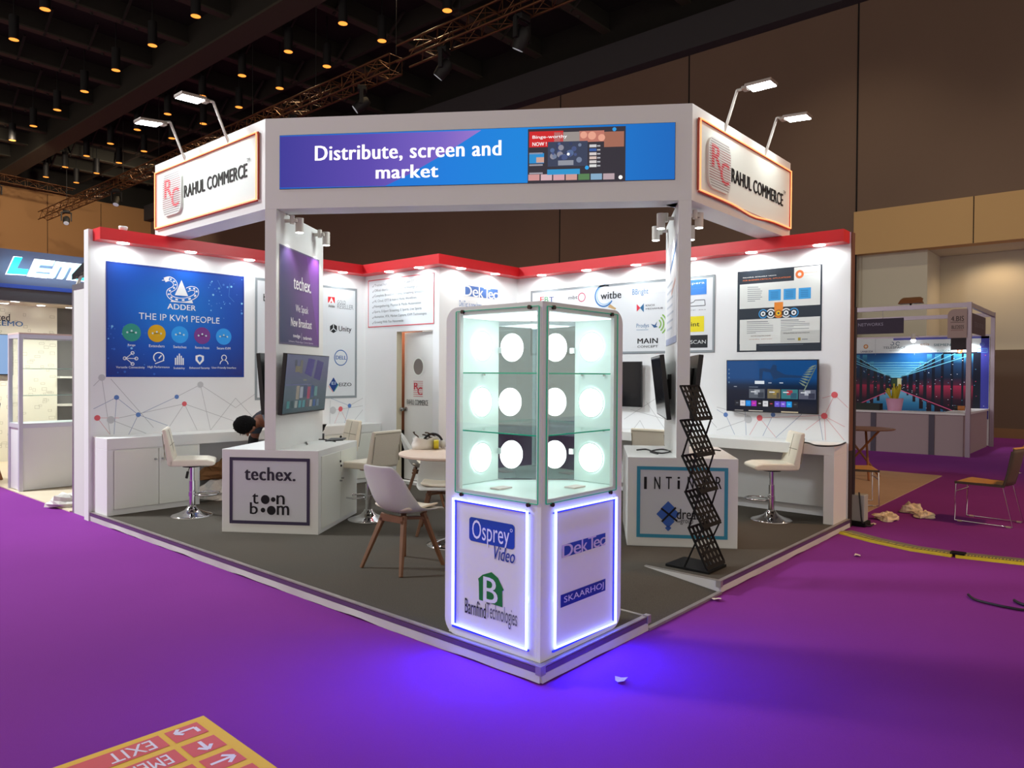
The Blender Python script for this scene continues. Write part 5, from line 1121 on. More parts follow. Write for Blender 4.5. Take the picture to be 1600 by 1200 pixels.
be = [(0, 1), (1, 2), (2, 3), (3, 4), (4, 5), (5, 6), (6, 7), (3, 8), (8, 9), (9, 10), (10, 11), (3, 12), (12, 13), (13, 14), (14, 15), (0, 16), (16, 17), (17, 18), (18, 19), (0, 20), (20, 21), (21, 22), (22, 23)]
def limb(a, *ps):
    for p in ps: bp.append(p); be.append((a, len(bp)-1)); a = len(bp)-1
for w_, s in ((11, -1), (15, 1)):            # five fingers on each hand, unequal and bent
    hx_, hy_, hz_ = bp[w_][:3]
    for k in range(4): limb(w_, (hx_-.012, hy_+(k-1.5)*.021, hz_-.03, .011), (hx_-.03, hy_+(k-1.5)*.023, hz_-.065-.004*(k in (1, 2)), .009), (hx_-.026, hy_+(k-1.5)*.023, hz_-.092-.008*(k in (1, 2)), .008))
    limb(w_, (hx_-.004, hy_-s*.035, hz_-.005, .012), (hx_-.014, hy_-s*.055, hz_-.03, .010), (hx_-.022, hy_-s*.058, hz_-.055, .008))
limb(6, (1.25, py0+.03, .90, .018), (1.262, py0+.03, .872, .011))                     # nose
for s in (-1, 1): limb(6, (1.285, py0+.03+s*.075, .965, .022), (1.30, py0+.03+s*.092, .965, .012))   # ears
skin('body', bp, be, SKIN, pe)
skin('shirt', [(1.93, py0, .99, .158, .138), (1.78, py0, 1.06, .15, .13), (1.58, py0+.02, 1.075, .165, .135), (1.47, py0+.03, 1.065, .135, .11), (1.40, py0+.03, 1.03, .078), (1.48, py0-.17, 1.03, .083), (1.45, py0-.205, .86, .07), (1.48, py0+.22, 1.03, .083), (1.465, py0+.265, .86, .07)], [(0, 1), (1, 2), (2, 3), (3, 4), (3, 5), (5, 6), (3, 7), (7, 8)], SHIRT, pe)
skin('sleeve', [(1.45, py0-.205, .88, .064), (1.44, py0-.21, .78, .06), (1.385, py0-.195, .62, .05)], [(0, 1), (1, 2)], TEE, pe); skin('sleeve', [(1.465, py0+.265, .88, .064), (1.46, py0+.27, .78, .06), (1.40, py0+.26, .64, .05)], [(0, 1), (1, 2)], TEE, pe)
skin('trousers', [(1.96, py0, .96, .155, .135), (1.97, py0-.10, .88, .118), (1.91, py0-.12, .52, .085), (2.0, py0-.12, .20, .062), (1.97, py0+.10, .88, .118), (1.91, py0+.12, .52, .085), (2.0, py0+.12, .20, .062)], [(0, 1), (1, 2), (2, 3), (0, 4), (4, 5), (5, 6)], DKCL, pe)
for s in (-1, 1):
    MB().ball((1.90, py0+s*.125, HP+.045), .06, BLACK, 14, (2.0, .8, .75)).build('shoe', pe)
hc = V3((1.235, py0+.03, .985))
# face on the underside, hair on the crown (the head hangs, crown towards the left)
h_ = MB().ball(hc+V3((-.012, -.0, .014)), .108, HAIR, 26, (1.18, .92, .95), .045); random.seed(2)
for k in range(40):
    a = random.uniform(0, 6.28); b = random.uniform(.2, 2.2); d = V3((-abs(math.cos(b))*1.1-.1, math.sin(b)*math.cos(a)*.9, math.sin(b)*math.sin(a)*.9+.05)).normalized(); p = hc+V3((-.012, 0, .014))+d*.103
    h_.tube([p, p+d*.018+V3((0, random.uniform(-.012, .012), -.012))], .005, HAIR, 5, rs=[.007, .002])
h_.build('hair', pe)
for s in (-1, 1): MB().ball(hc+V3((-.02, s*.03, -.095)), .012, mat('eye_white', '#d8d2c8', .2), 10).build('eye', pe)
MB().tube([(1.395, py0-.03, 1.12), (1.385, py0-.09, 1.05), (1.41, py0-.135, .97)], .008, mat('grey_collar', '#6a7280', .7), 6).build('collar', pe)

# ------------------------------------------------------------------ things on the purple floor to the right
c = at_z(1333, 820, 0)+V3((.03, -.09, 0)); BXM = mat('grey_plastic_box', '#a9aaa2', .6)
t = thing('ballast_box', 'grey weight box holding a dark upright pole at the right end of the stand', 'weight', (c.x, c.y+.05, 0))
MB().box(c.x-.10, c.x+.10, c.y-.05, c.y+.15, 0, .05, BLACKM).build('foot', t, bevel=.01); MB().box(c.x-.07, c.x+.07, c.y-.03, c.y+.13, .05, .33, BXM).build('box', t, bevel=.01)
MB().tube([(c.x-.06, c.y+.09, .33), (c.x-.06, c.y+.09, 2.3)], .022, mat('dark_pole', '#2a1512', .5), 10).build('pole', t)
cable('black cable hanging down beside the grey weight box', [(c.x-.085, c.y+.02, .36), (c.x-.10, c.y+.0, .2), (c.x-.10, c.y-.02, .05), (c.x-.04, c.y-.07, .012), (c.x+.06, c.y-.08, .01)], .008)
# neighbouring stand floor, pale board look
PALEF = mat('pale_board_floor', '#b39c84', .7, noise=(3, .12))
tag(MB().box(5.45, 10.3, .1, 5.9, 0, .012, PALEF).build('floor_sheet'), 'pale board floor sheet of the next stand beyond the right wall', 'floor sheet')
FILMB = mat('clear_packing_film', '#f0dcb8', .25, bump=(45, .6))
crumple('plastic_bag', 'crumpled clear plastic bag on the purple carpet, nearer the grey weight box', 'plastic bag', tuple(at_z(1386, 812, .001)), .115, (1.2, 1.0, .6), FILMB, 31, 20)
crumple('plastic_bag', 'crumpled beige plastic bag on the purple carpet, nearer the lone chair', 'plastic bag', tuple(at_z(1424, 801, .001)), .105, (1.0, 1.0, .9), FILMB, 37, 20)
crumple('plastic_bag', 'flat beige plastic bag lying against the taller beige bag on the carpet', 'plastic bag', tuple(at_z(1443, 808, .001)), .10, (1.2, 1.0, .6), FILMB, 41, 18)
for (x, y), lab, sd in (((1364, 820), 'small beige scrap on the carpet in front of the clear plastic bag', 1), ((1340, 869), 'curled white paper scrap on the carpet below the yellow cable cover', 2), ((1120, 938), 'small pale paper scrap on the carpet by the deck corner bracket', 3), ((970, 1065), 'tiny white scrap on the blue-lit carpet right of the showcase corner', 4), ((1592, 740), 'white paper scrap on the carpet behind the lone chair', 5)):
    p = at_z(x, y, .001); random.seed(sd); m = MB()
    q = [V3((p.x+.05*math.cos(a)*random.uniform(.5, 1), p.y+.05*math.sin(a)*random.uniform(.3, .8), .004+random.uniform(0, .02))) for a in [k*math.pi/4 for k in range(8)]]
    m.add(q+[p+V3((0, 0, .012))], [(i, (i+1) % 8, 8) for i in range(8)], mat('paper_scrap', '#e6d8c4', .7)); tag(m.build('paper_scrap', solid=.002), lab, 'scrap')
# yellow cable cover in two lengths
YEL = mat('yellow_rubber', '#c9b82a', .6, noise=(20, .2)); GRYR = mat('grey_rubber', '#77705a', .8, noise=(30, .2))
pts = [at_z(*p, .0) for p in ((1322, 833), (1370, 846), (1430, 859), (1490, 868), (1545, 874), (1600, 880), (1680, 888))]
def cover(label, ps):
    t = thing('cable_cover', label, 'cable cover', tuple(ps[0]), 0, 'yellow cable covers on the purple carpet')
    m = MB(); g2 = MB(); ds = MB(); w = .10; sec = [(-w, 0), (-w*.9, .01), (-w*.72, .022), (w*.72, .022), (w*.9, .01), (w, 0)]; rows = []
    for i, p in enumerate(ps):
        d = (ps[min(i+1, len(ps)-1)]-ps[max(i-1, 0)]).normalized(); n = V3((-d.y, d.x, 0)); rows.append([p+n*a+V3((0, 0, z+.001)) for a, z in sec])
    vs = [v for r in rows for v in r]; fs = []; gf = []
    for i in range(len(ps)-1):
        for k in range(5): (gf if k in (2, 3) and 0 else fs).append((i*6+k, i*6+k+1, (i+1)*6+k+1, (i+1)*6+k))
    m.add(vs, fs+[(0, 1, 2, 3, 4, 5)[::-1], tuple(len(vs)-6+k for k in range(6))]+[(i*6, (i+1)*6, (i+1)*6+5, i*6+5) for i in range(len(ps)-1)], YEL); m.build('ramp_body', t)
    for i in range(len(ps)-1):
        a, b = rows[i], rows[i+1]; up = V3((0, 0, .0015))
        g2.add([a[2]+(a[3]-a[2])*.0+up, a[3]+up, b[3]+up, b[2]+up], [(0, 1, 2, 3)], GRYR); g2.add([a[3]+up, a[4]+up+(a[3]-a[4])*.2, b[4]+up+(b[3]-b[4])*.2, b[3]+up], [(0, 1, 2, 3)], GRYR)
        for s in (.1, .55):
            c0 = a[2].lerp(b[2], s); c1 = a[2].lerp(b[2], s+.25); n = (a[3]-a[2])
            ds.add([c0+n*.02+up*2, c0+n*.22+up*2, c1+n*.34+up*2, c1+n*.14+up*2], [(0, 1, 2, 3)], mat('bright_yellow_mark', '#e6dc1e', .5))
    g2.build('lid', t); ds.build('dash_marks', t)
def dens(ps, n=5): return [ps[i].lerp(ps[i+1], k/n) for i in range(len(ps)-1) for k in range(n)]+[ps[-1]]
cover('yellow and grey cable cover on the carpet, the length starting near the deck corner', dens(pts[:4])); p_ = dens([pts[3]+(pts[4]-pts[3])*.04]+pts[4:]); cover('yellow and grey cable cover on the carpet, the length running out past the lone chair', p_)
cpt = pts[3]; tag(MB().box(cpt.x-.06, cpt.x+.04, cpt.y-.09, cpt.y+.02, .024, .036, BLACKM).build('connector_strap'), 'black strap joining the two yellow cable covers', 'strap')
cable('black cable lying on the purple carpet at the right, below the lone chair', [at_z(*p, .012) for p in ((1513, 929), (1524, 937), (1555, 945), (1580, 950), (1605, 953), (1660, 950))], .009)
cable('short black cable end on the carpet at the right edge above the longer cable', [at_z(*p, .012) for p in ((1585, 938), (1594, 943), (1610, 946), (1650, 944))], .011)
# floor sign, seen upside down
sg = thing('floor_sign', 'yellow floor sign with red arrow boxes lying upside down at the bottom left', 'floor sign', (-1.9, .4, 0))
e1, e2 = at_z(318, 1118, .02), at_z(90, 1197, .02); e3 = at_z(415, 1200, .02)
ux = (V3((e2.x, e2.y, 0))-V3((e1.x, e1.y, 0))).normalized()          # reading direction, away to the left
FSg = Frame((e1.x, e1.y, 0), ux, V3((ux.y*-1, ux.x, 0)))
if FSg.N.z < 0: FSg = Frame((e1.x, e1.y, 0), ux, V3((ux.y, -ux.x, 0)))
SGW, SGH = 1.25, .95
sv = -1 if (FSg.p(0, .1)-V3((e3.x, e3.y, 0))).length > (FSg.p(0, -.1)-V3((e3.x, e3.y, 0))).length else 1
YS_ = mat('yellow_vinyl', '#f4c036', .45); RS_ = P('#e2605a', .45); WS_ = P('#f0e6e0', .45)
va_, vb_ = (0, SGH*sv) if sv > 0 else (SGH*sv, 0)
MB().obox(FSg, 0, SGW, va_, vb_, .001, .02, YS_).build('board', sg)
g = MB(); F = FSg.off(.021); k0 = 0
def arrow(u, v, w, h, kind):
    if kind == 'turn': segs = [((.2, .75), (.2, .35)), ((.2, .35), (.8, .35)), ((.8, .35), (.62, .6)), ((.8, .35), (.62, .1))]
    elif kind == 'up': segs = [((.5, .12), (.5, .85)), ((.5, .85), (.3, .55)), ((.5, .85), (.7, .55))]
    else: segs = [((.85, .5), (.15, .5)), ((.15, .5), (.42, .8)), ((.15, .5), (.42, .2))]
    for q_, (a, b) in enumerate(segs): g.line_uv(F, (u+a[0]*w, v+a[1]*h), (u+b[0]*w, v+b[1]*h), .016, .0012+.0003*q_, WS_)
rows_ = [('turn', 'EXIT'), ('up', 'EMERGENCY EXIT'), ('left', ''), ('up', ''), ('turn', '')]
# the reading rows: the row farthest from the lower edge of the text comes last in the picture
for k, (kd, tx) in enumerate(rows_):
    h = .122; step = .165; v = (.04+k*step) if sv > 0 else -(.04+k*step+h)
    g.rect_uv(F, .05, v, .19, v+h, .0004, RS_); g.rect_uv(F, .215, v, SGW-.05, v+h, .0004, RS_); arrow(.05, v, .14, h, kd)
    if tx == 'EXIT': g.text_uv(tx, F, .255, v+.018, .43, v+h-.016, .0012, WS_, .02)
    elif tx: g.text_uv(tx, F, .255, v+.018, .80, v+h-.016, .0012, WS_, .02)
g.build('print', sg)

# ------------------------------------------------------------------ stacking chairs and table outside the stand
OCH = mat('ochre_plywood', '#cf9d4e', .5, noise=(8, .12)); DKB_ = mat('dark_chair_back', '#5a4a36', .55)
def sled_chair(label, loc, rz):
    t = thing('stacking_chair', label, 'chair', loc, rz, 'ochre stacking chairs on chrome sled frames')
    m = MB(); w = .21
    for s in (-1, 1):
        m.tube([(.19, s*w*.92, .44), (.24, s*w, .41), (.25, s*w, .012), (-.29, s*w, .012), (-.19, s*w*.92, .43), (-.22, s*w*.95, .52)], .0085, CHROME, 8)
    m.tube([(.235, -w, .33), (.235, w, .33)], .007, CHROME, 6); m.build('sled_frame', t, local=True)
    F0 = Frame((0, .22, 0), (1, 0, 0)); sp = [(.25, .425), (.245, .437), (.2, .448), (.0, .44), (-.18, .436), (-.2, .425), (0, .425), (.2, .432)]
    MB().prism(F0, sp[::-1], 0, .44, OCH).build('seat', t, bevel=.006, local=True)
    vs = []; fs = []
    for i in range(9):
        z = .43+.40*i/8; x = -.195-.09*(i/8)**1.3-.02*math.sin(i/8*3.1)
        for j in range(9): q = -1+j/4; ww = .215*(1-.05*(i/8)); vs.append((x-.035*(1-q*q)+.0, ww*q, z))
    for i in range(8): fs += [(i*9+j, i*9+j+1, (i+1)*9+j+1, (i+1)*9+j) for j in range(8)]
    MB().add(vs, fs, DKB_, True).build('backrest', t, solid=.012, local=True)
    MB().tube([(vs[72+j][0], vs[72+j][1], vs[72+j][2]) for j in range(9)], .012, OCH, 8).build('back_rim', t, local=True)
    e = MB()
    for s in (-1, 1): e.bar((.25, s*.215, .428), (-.20, s*.215, .43), .03, .025, mat('dark_seat_edge', '#4c3f30', .6)); e.tube([(-.2, s*.215, .42), (-.235, s*.215, .56), (-.275, s*.208, .80)], .012, mat('dark_seat_edge', '#4c3f30', .6), 6)
    e.build('seat_edge', t, local=True)
    for s in (-1, 1):
        for x in (.2, -.25): MB().tube([(x-.02, s*w, .010), (x+.02, s*w, .010)], .011, mat('clear_foot', '#c8b8a0', .3), 8).build('glide', t, local=True)
    return t
a1, a2, a3, a4 = at_z(1489, 813, 0), at_z(1573, 828, 0), at_z(1510, 807, 0), at_z(1597, 815, 0)
c = (a1+a2+a3+a4)/4; d = (a1+a3-a2-a4)
ch = sled_chair('ochre stacking chair standing alone on the purple carpet at the right', (c.x, c.y, 0), math.atan2(d.y, d.x))
c = at_z(1344, 790, .012); dup(ch, 'ochre stacking chair on the pale board floor, half hidden by the right wall end', (c.x+.15, c.y+.12, .012), -1.15)
c = at_z(1366, 748, .012); WT3 = mat('warm_wood_leg', '#8a5634', .5, noise=(9, .2))
t = thing('tripod_table', 'small wooden table with crossed tripod legs on the pale board floor', 'table', (c.x, c.y, .012))
tz = .78
MB().lathe([(0, tz-.02), (.44, tz-.02), (.46, tz-.008), (.46, tz), (0, tz)], (c.x-.0, c.y+.18, 0), mat('dark_table_top', '#7a5c4c', .5, noise=(6, .2)), 40, smooth=False).build('tabletop', t)
for k in range(3):
    a = R(120*k+RI*57.3+20); b = a+math.pi*.86
    MB().bar((c.x+.36*math.cos(a), c.y+.18+.36*math.sin(a), .014), (c.x+.30*math.cos(b), c.y+.18+.30*math.sin(b), tz-.02), .034, .03, WT3).build('leg', t, bevel=.01)

# ------------------------------------------------------------------ stand across the aisle on the right (shell scheme frame)
TX0, TX1, TY0 = 13.8, 16.8, .30
MAL = mat('frame_aluminium', '#a89aa6', .4, .6)
fr = thing('shell_scheme', 'aluminium shell scheme frame of the stand across the aisle', 'frame', (15, 1.8, 0))
for x, y in ((TX0, TY0), (TX1, TY0), (TX0, 5.2), (TX1, 5.2)): MB().box(x-.04, x+.04, y-.04, y+.04, 0, 3.05, MAL).build('post', fr)
for a, b in (((TX0, TY0), (TX0, 5.2)), ((TX0, TY0), (TX1, TY0)), ((TX1, TY0), (TX1, 5.2))): MB().bar((*a, 3.0), (*b, 3.0), .06, .09, MAL).build('top_rail', fr)
MB().box(TX1-.03, TX1+.03, TY0, 5.2, 2.5, 2.56, MAL).build('wall_rail', fr)
FT = Frame((TX1-.05, 0, 0), (0, -1, 0))
t = thing('mural_wall', 'server room mural under a row of client logos on the wall across the aisle', 'mural', (TX1, 2, 0))
MB().box(TX1-.048, TX1+.03, TY0+.05, 5.15, .02, 2.52, WALLW).build('panel', t)
g = MB(); u0, u1, v0, v1 = -3.62, -.36, .62, 2.16
g.rect_uv(FT, u0, v0, u1, v1, .002, P('#0c1426', .4)); F = FT
vx, vy = FT.px(1400, 600); rng = random.Random(9)
MC = lambda h, e=.5: mat('mural_'+h[1:], h, .4, emit=h, es=e*0) 
g.poly_uv(F, [(u0, v0), (u1-.55, v0), (vx+.12, vy-.14), (vx-.12, vy-.14)], .003, ramp_mat('mural_floor', [(0, '#0c3c66'), (.5, '#2a7aa8'), (1, '#7ab4d0')], 'y'))
g.poly_uv(F, [(vx-.12, vy+.16), (vx+.12, vy+.16), (u1-.9, v1), (u0+.3, v1)], .003, ramp_mat('mural_ceiling', [(0, '#6ac4e8'), (.5, '#2478b8'), (1, '#174a86')], 'y'))
for k in range(9):
    s = .12+.11*k*(1+k*.06)
    for sg_ in (-1, 1):
        ux_ = vx+sg_*s
        lim = u0 if sg_ < 0 else u1
        if (sg_ < 0 and ux_ < lim+.03) or (sg_ > 0 and ux_ > lim-.03): continue
        hh = s*1.15
        lo, hi = max(v0+.01, vy-hh), min(v1-.04, vy+hh*.95)
        wd2 = .02+.035*k*.6; a, b = sorted((ux_, ux_+sg_*wd2)); a = max(a, u0+.005); b = min(b, u1-.005)
        g.rect_uv(F, a, lo, b, vy-.02, .0045, ramp_mat('mural_rack_low', [(0, '#0c0612'), (.55, '#2c0e26'), (1, '#a02448')], 'y')); g.rect_uv(F, a, vy-.02, b, hi, .0045, ramp_mat('mural_rack_high', [(0, '#501a34'), (.25, '#0e2038'), (.7, '#12365c'), (1, '#3f9cc8')], 'y'))
        for q in range(4+k):
            uu = rng.uniform(min(ux_, ux_+sg_*.1*(k+1)*.6), max(ux_, ux_+sg_*.1*(k+1)*.6)); vv = rng.uniform(lo, hi)
            if u0+.02 < uu < u1-.05: g.rect_uv(F, uu, vv, uu+.02, vv+.01, .0055, P(rng.choice(['#c8d4e4', '#e0507a', '#60b0e0', '#f0f0ff'])))
for k in range(7): g.line_uv(F, (vx-.15-.2*k*.9 if 0 else vx-.10*(k+1), vy+.16+.06*k), (vx+.10*(k+1), vy+.16+.06*k), .012, .005, P('#8adcf4'))
for sg_ in (-1, 1):
    for k in range(3): g.line_uv(F, (vx+sg_*.12, vy+.18), (max(u0+.02, min(u1-.02, vx+sg_*(1.0+.25*k))), min(v1-.03, vy+.62-.1*k+.25)), .014, .006, P('#7ad0ee'))
    g.line_uv(F, (vx+sg_*.1, vy-.15), (max(u0+.02, min(u1-.3, vx+sg_*1.55)), v0+.03), .02, .006, P('#d25a86'))
g.rect_uv(F, vx-.10, vy-.05, vx+.10, vy+.13, .0065, P('#28402c')); g.rect_uv(F, vx+.03, vy-.05, vx+.12, vy+.14, .007, P('#c8c8a0'))
g.build('mural_print', t)
g = MB(); g.rect_uv(F, u0, 2.16, u1, 2.52, .003, P('#dbe4e6')); g.rect_uv(F, u1-.16, v0, u1, 2.52, .004, P('#3a3c9a')); g.rect_uv(F, -2.35, 2.47, u1, 2.52, .004, P('#5a5cae'))
TK = P('#50606c')
g.text('TELESPACE', F, (1380, 545), (1415, 541), .005, TK, .02); g.text('NETWORKS', F, (1390, 549), (1405, 547.3), .005, P('#8a9aa4'), .0); g.ring(F, 1403, 537, .035, .05, .005, P('#3f5f7a'), a0=20, a1=320); g.ring(F, 1394, 537, .03, .045, .005, P('#3f5f7a'), a0=-160, a1=100); 
g.text('SIEMENS', F, (1459, 541), (1490, 536.5), .005, P('#52808a'), .02); g.text('SUZLON', F, (1464, 550), (1486, 546.5), .005, P('#4a8a80'), .02); g.text('etis', F, (1438, 540), (1452, 535.5), .005, P('#b08a70'), .02)
g.disc(F, 1353, 541.5, .055, .005, P('#c88a4c')); g.disc(F, 1353, 541.5, .03, .006, P('#e8d8c0')); g.text('LANBODA', F, (1345, 551), (1364, 547.5), .005, P('#4c4c7a'), .02); g.disc(F, 1500, 548, .06, .005, P('#cc6a38')); g.poly(F, [(1497, 549), (1501, 544), (1503, 545), (1499, 551)], .006, P('#f0e0d0')); g.disc(F, 1535, 538, .05, .005, P('#4a5aa8')); g.border_uv(F, *F.px(1527, 551), *F.px(1543, 544), .012, .005, P('#4a80b8')); g.text('wipro', F, (1529, 549), (1541, 545.5), .006, P('#4a80b8'), .02); g.path(F, [(1440, 551), (1446, 547), (1449, 550), (1456, 547)], .012, .005, P('#8ab0c0'))
g.line(F, (1368, 529), (1368, 555), .006, .005, P('#a0aab0')); g.line(F, (1429, 529), (1429, 555), .006, .005, P('#a0aab0')); g.build('logo_strip', t)
for (x, y), lab in (((1427, 532), 'lit lamp above the mural, left of the two'), ((1507, 530), 'lit lamp above the mural, right one by the frame post')):
    p = at_x(x, y, TX1-.35); t = thing('shell_spotlight', lab, 'spotlight', tuple(p))
    MB().cyl(p+V3((0, 0, .02)), p+V3((0, 0, .16)), .05, CANW, 14).build('can', t); MB().ball(p+V3((0, 0, .0)), .055, mat('bulb', '#ffffff', .3, emit=(.92, .97, 1), es=12), 12).build('bulb', t); MB().bar(p+V3((0, 0, .13)), p+V3((.35, 0, .13)), .02, .02, CANW).build('arm', t)
    spot('shell_light', p-V3((0, 0, .06)), p+V3((.35, 0, -1.2)), 45, 150, .6, (.92, .97, 1), .05)
t = thing('fascia_sign', 'dark purple name board hanging under the frame across the aisle', 'sign', (TX0, 2, 2.6)); FN = Frame((TX0, 0, 0), (0, -1, 0)); g = MB(); a, b = FN.px(1333, 521), FN.px(1412, 497)
MB().obox(FN, -3.3, b[0], 2.48, 2.80, -.02, .0, mat('dark_purple_board', '#2c1836', .6)).build('board', t); g.text('TELESPACE NETWORKS', FN, (1304, 511.5), (1380, 504), .002, P('#a09ab0'), .015); g.build('lettering', t)
h = MB(); p = FN.p(b[0]-.4, 2.8, -.01); h.cyl(p, p+V3((0, 0, .2)), .006, STEEL, 6); h.build('hanger', t)
FSD = Frame((0, TY0-.0, 0), (1, 0, 0)); t = thing('fascia_sign', 'dark purple name board on the short side of the frame across the aisle', 'sign', (14.6, TY0, 2.6)); MB().obox(FSD, 14.15, 15.75, 2.46, 2.86, -.02, 0, mat('side_purple_board', '#48303e', .6)).build('board', t); g = MB(); g.text_uv('TELESPACE NETWORKS', FSD, 14.35, 2.6, 15.5, 2.70, .002, P('#7a6a78'), .01); g.build('lettering', t)
def stall_no(label, x, y, dz, c1, tx):
    t = thing('stall_number', label, 'sign', (x, y, 2.7)); F = Frame((x, y, dz), (0, -1, 0)); r = .12; pts = [(-.0, 2.35), (.33, 2.35), (.33, 2.92), (.12, 2.92)]+[(.12-r*math.sin(R(15*i)), 2.92-r+r*math.cos(R(15*i))) for i in range(1, 7)]
    MB().prism(F, pts, -.012, 0, c1).build('plate', t); g = MB()
    if tx:
        g.text_uv('4.BIS', F, .06, 2.68, .28, 2.78, .002, P('#40302c'), .03); g.rect_uv(F, .05, 2.655, .29, 2.663, .002, P('#40302c')); g.text_uv('BLE2025', F, .07, 2.53, .28, 2.60, .002, P('#40302c'), .03); g.rect_uv(F, .06, 2.50, .27, 2.507, .002, P('#6a2a28')); g.build('print', t)
stall_no('rounded stall number plate on the corner post across the aisle', TX0-.07, .66, 0, mat('plate_mauve', '#a48c86', .6), True)
stall_no('dark plate hanging behind the rounded stall number plate across the aisle', TX0+.5, .70, -.22, mat('plate_dark', '#2a1a22', .6), False)
def cnt(name, label, x0, x1, y0, y1, hgt, gaps):
    t = thing(name, label, 'counter', ((x0+x1)/2, (y0+y1)/2, 0)); MB().box(x0, x1, y0, y1, hgt-.04, hgt, mat('counter_white_top', '#d8d4d4', .4)).build('top', t)
    MB().box(x0+.03, x1-.03, y0+.03, y1-.03, 0, hgt-.04, mat('counter_mauve_panel', '#a08c8e', .6)).build('body', t)
    for y in gaps: MB().box(x0+.012, x0+.035, y-.05, y+.05, 0, hgt-.04, mat('counter_gap', '#4a4250', .5)).build('seam_post', t)
    return t
cnt('counter', 'long pale counter along the front of the stand across the aisle', TX0-.02, TX0+.5, TY0+.05, 3.4, .86, (2.02, .93))
cnt('counter', 'short pale counter along the side of the stand across the aisle', TX0+.5, TX1-.05, TY0+.05, TY0+.5, .86, ())
t = thing('unlit_floodlight', 'unlit orange floodlight on top of the frame across the aisle', 'floodlight', (TX0, 1.6, 3.1)); p = at_x(1423, 473, TX0)
MB().hexa([p+V3((-.1, -.22, -.02)), p+V3((.12, -.22, -.02)), p+V3((.12, .22, -.02)), p+V3((-.1, .22, -.02)), p+V3((-.14, -.26, .06)), p+V3((.1, -.16, .12)), p+V3((.1, .16, .12)), p+V3((-.14, .16, .06))], mat('orange_lamp_body', '#8a5a30', .5)).build('lamp_body', t); MB().cyl(p+V3((0, 0, -.12)), p, .02, BLACKM, 8).build('stem', t)
p = at_x(1541, 650, TX0+1.2); tag(MB().tube([(14.7, .5, .93), (14.7, .62, .93)], .05, mat('orange_roll', '#b06a34', .6), 14).tube([(14.7, .62, .93), (14.7, .68, .93)], .052, BLACK, 14).tube([(14.7, .42, .90), (14.7, .5, .93)], .02, mat('roll_grip', '#c8b8b0', .5), 8).build('cordless_drill'), 'orange and black tool lying on the side counter across the aisle', 'tool')
tag(MB().box(14.0, 14.25, 1.95, 2.45, .861, 1.0, mat('dark_carton', '#1c2422', .7)).build('carton'), 'dark flat carton on the counter across the aisle', 'carton')
p = at_x(1398, 618, TX0+.25); t = thing('flower_pot', 'pink pot with yellow spiky flowers on the counter across the aisle', 'plant', (TX0+.25, p.y, .861))
MB().lathe([(.13, .86), (.17, 1.12), (.165, 1.12), (0, 1.08)], (TX0+.25, p.y, 0), mat('pink_pot', '#c890b0', .5), 20).build('pot', t); m = MB(); rng = random.Random(4)
for k in range(22): a = rng.uniform(0, 6.28); r = rng.uniform(.02, .2); m.tube([(TX0+.25+.06*math.cos(a), p.y+.06*math.sin(a), 1.08), (TX0+.25+r*math.cos(a), p.y+r*math.sin(a), 1.28+rng.uniform(0, .16))], .012, mat('yellow_petal', '#c8b828', .6), 5, rs=[.006, .018])
m.build('flowers', t)

# ------------------------------------------------------------------ stand behind on the left
PALE2 = mat('cream_board_floor', '#d9cbb0', .6, noise=(3, .06))
tag(MB().box(.02, 8, 6.75, 13.4, 0, .012, PALE2).build('floor_sheet'), 'cream board floor sheet of the stand behind the left wall', 'floor sheet')
FW_ = Frame((0, 12.5, 0), (1, 0, 0))
t = thing('tiled_wall', 'cream tile-patterned back wall with blue and black lettering behind the glass cabinet', 'wall', (1, 12.5, 0))
CRT = mat('cream_tile', '#e3e2d2', .6); MB().box(-1.5, 1.66, 12.5, 12.6, 0, 2.75, CRT).build('panel', t)
g = MB(); rng = random.Random(6); TLN = P('#b9b8a6')
for k in range(150):
    u = rng.uniform(.3, 1.55); v = rng.uniform(.1, 2.6); a = rng.uniform(.03, .10); b = rng.uniform(.03, .06); g.border_uv(FW_, u, v, u+a, v+b, .006, .001, TLN)
g.build('tile_lines', t)
g = MB(); g.text('Connected', FW_, (-54, 498.5), (15.5, 490.5), .003, P('#33373c'), .03); g.text('by LEMO', FW_, (-27, 510), (36, 502.5), .003, P('#3a6ea8'), .03); g.build('lettering', t)
t = thing('back_wall_section', 'dark grey wall section with shelves beside the cream tiled wall', 'wall', (2, 12.6, 0)); MB().box(1.66, 3.4, 12.6, 12.7, 0, 2.75, mat('dark_grey_wall', '#5f5d5b', .7)).build('panel', t)
for z in (1.45, .95): MB().box(1.66, 2.5, 12.35, 12.6, z, z+.035, mat('shelf_white', '#dcdcd6', .5)).build('shelf', t)
FLe = Frame((0, 9.8, 0), (1, 0, 0))
t = thing('illuminated_fascia', 'grey fascia with glowing cyan slanted letters over the stand on the left', 'sign', (.6, 9.8, 2.6))
MB().box(-3, 3.2, 9.8, 9.95, 2.80, 3.29, mat('slate_fascia', '#5a5a72', .5)).build('fascia', t)
MB().box(-3, 3.2, 9.78, 9.96, 2.745, 2.80, mat('blue_fascia_edge', '#1a3c96', .4)).build('edge_strip', t); MB().box(-3, 3.2, 9.82, 9.95, 2.57, 2.745, mat('charcoal_soffit', '#4a4244', .6)).build('lower_band', t)
CY = mat('cyan_letter', '#20e0f0', .4, emit=(.0, .82, .9), es=1.05); CYW = mat('pale_cyan_letter', '#c0f8f0', .4, emit=(.38, .98, .92), es=1.0); HALO = mat('letter_side', '#ffffff', .4, emit=(.75, .85, 1), es=2.2)
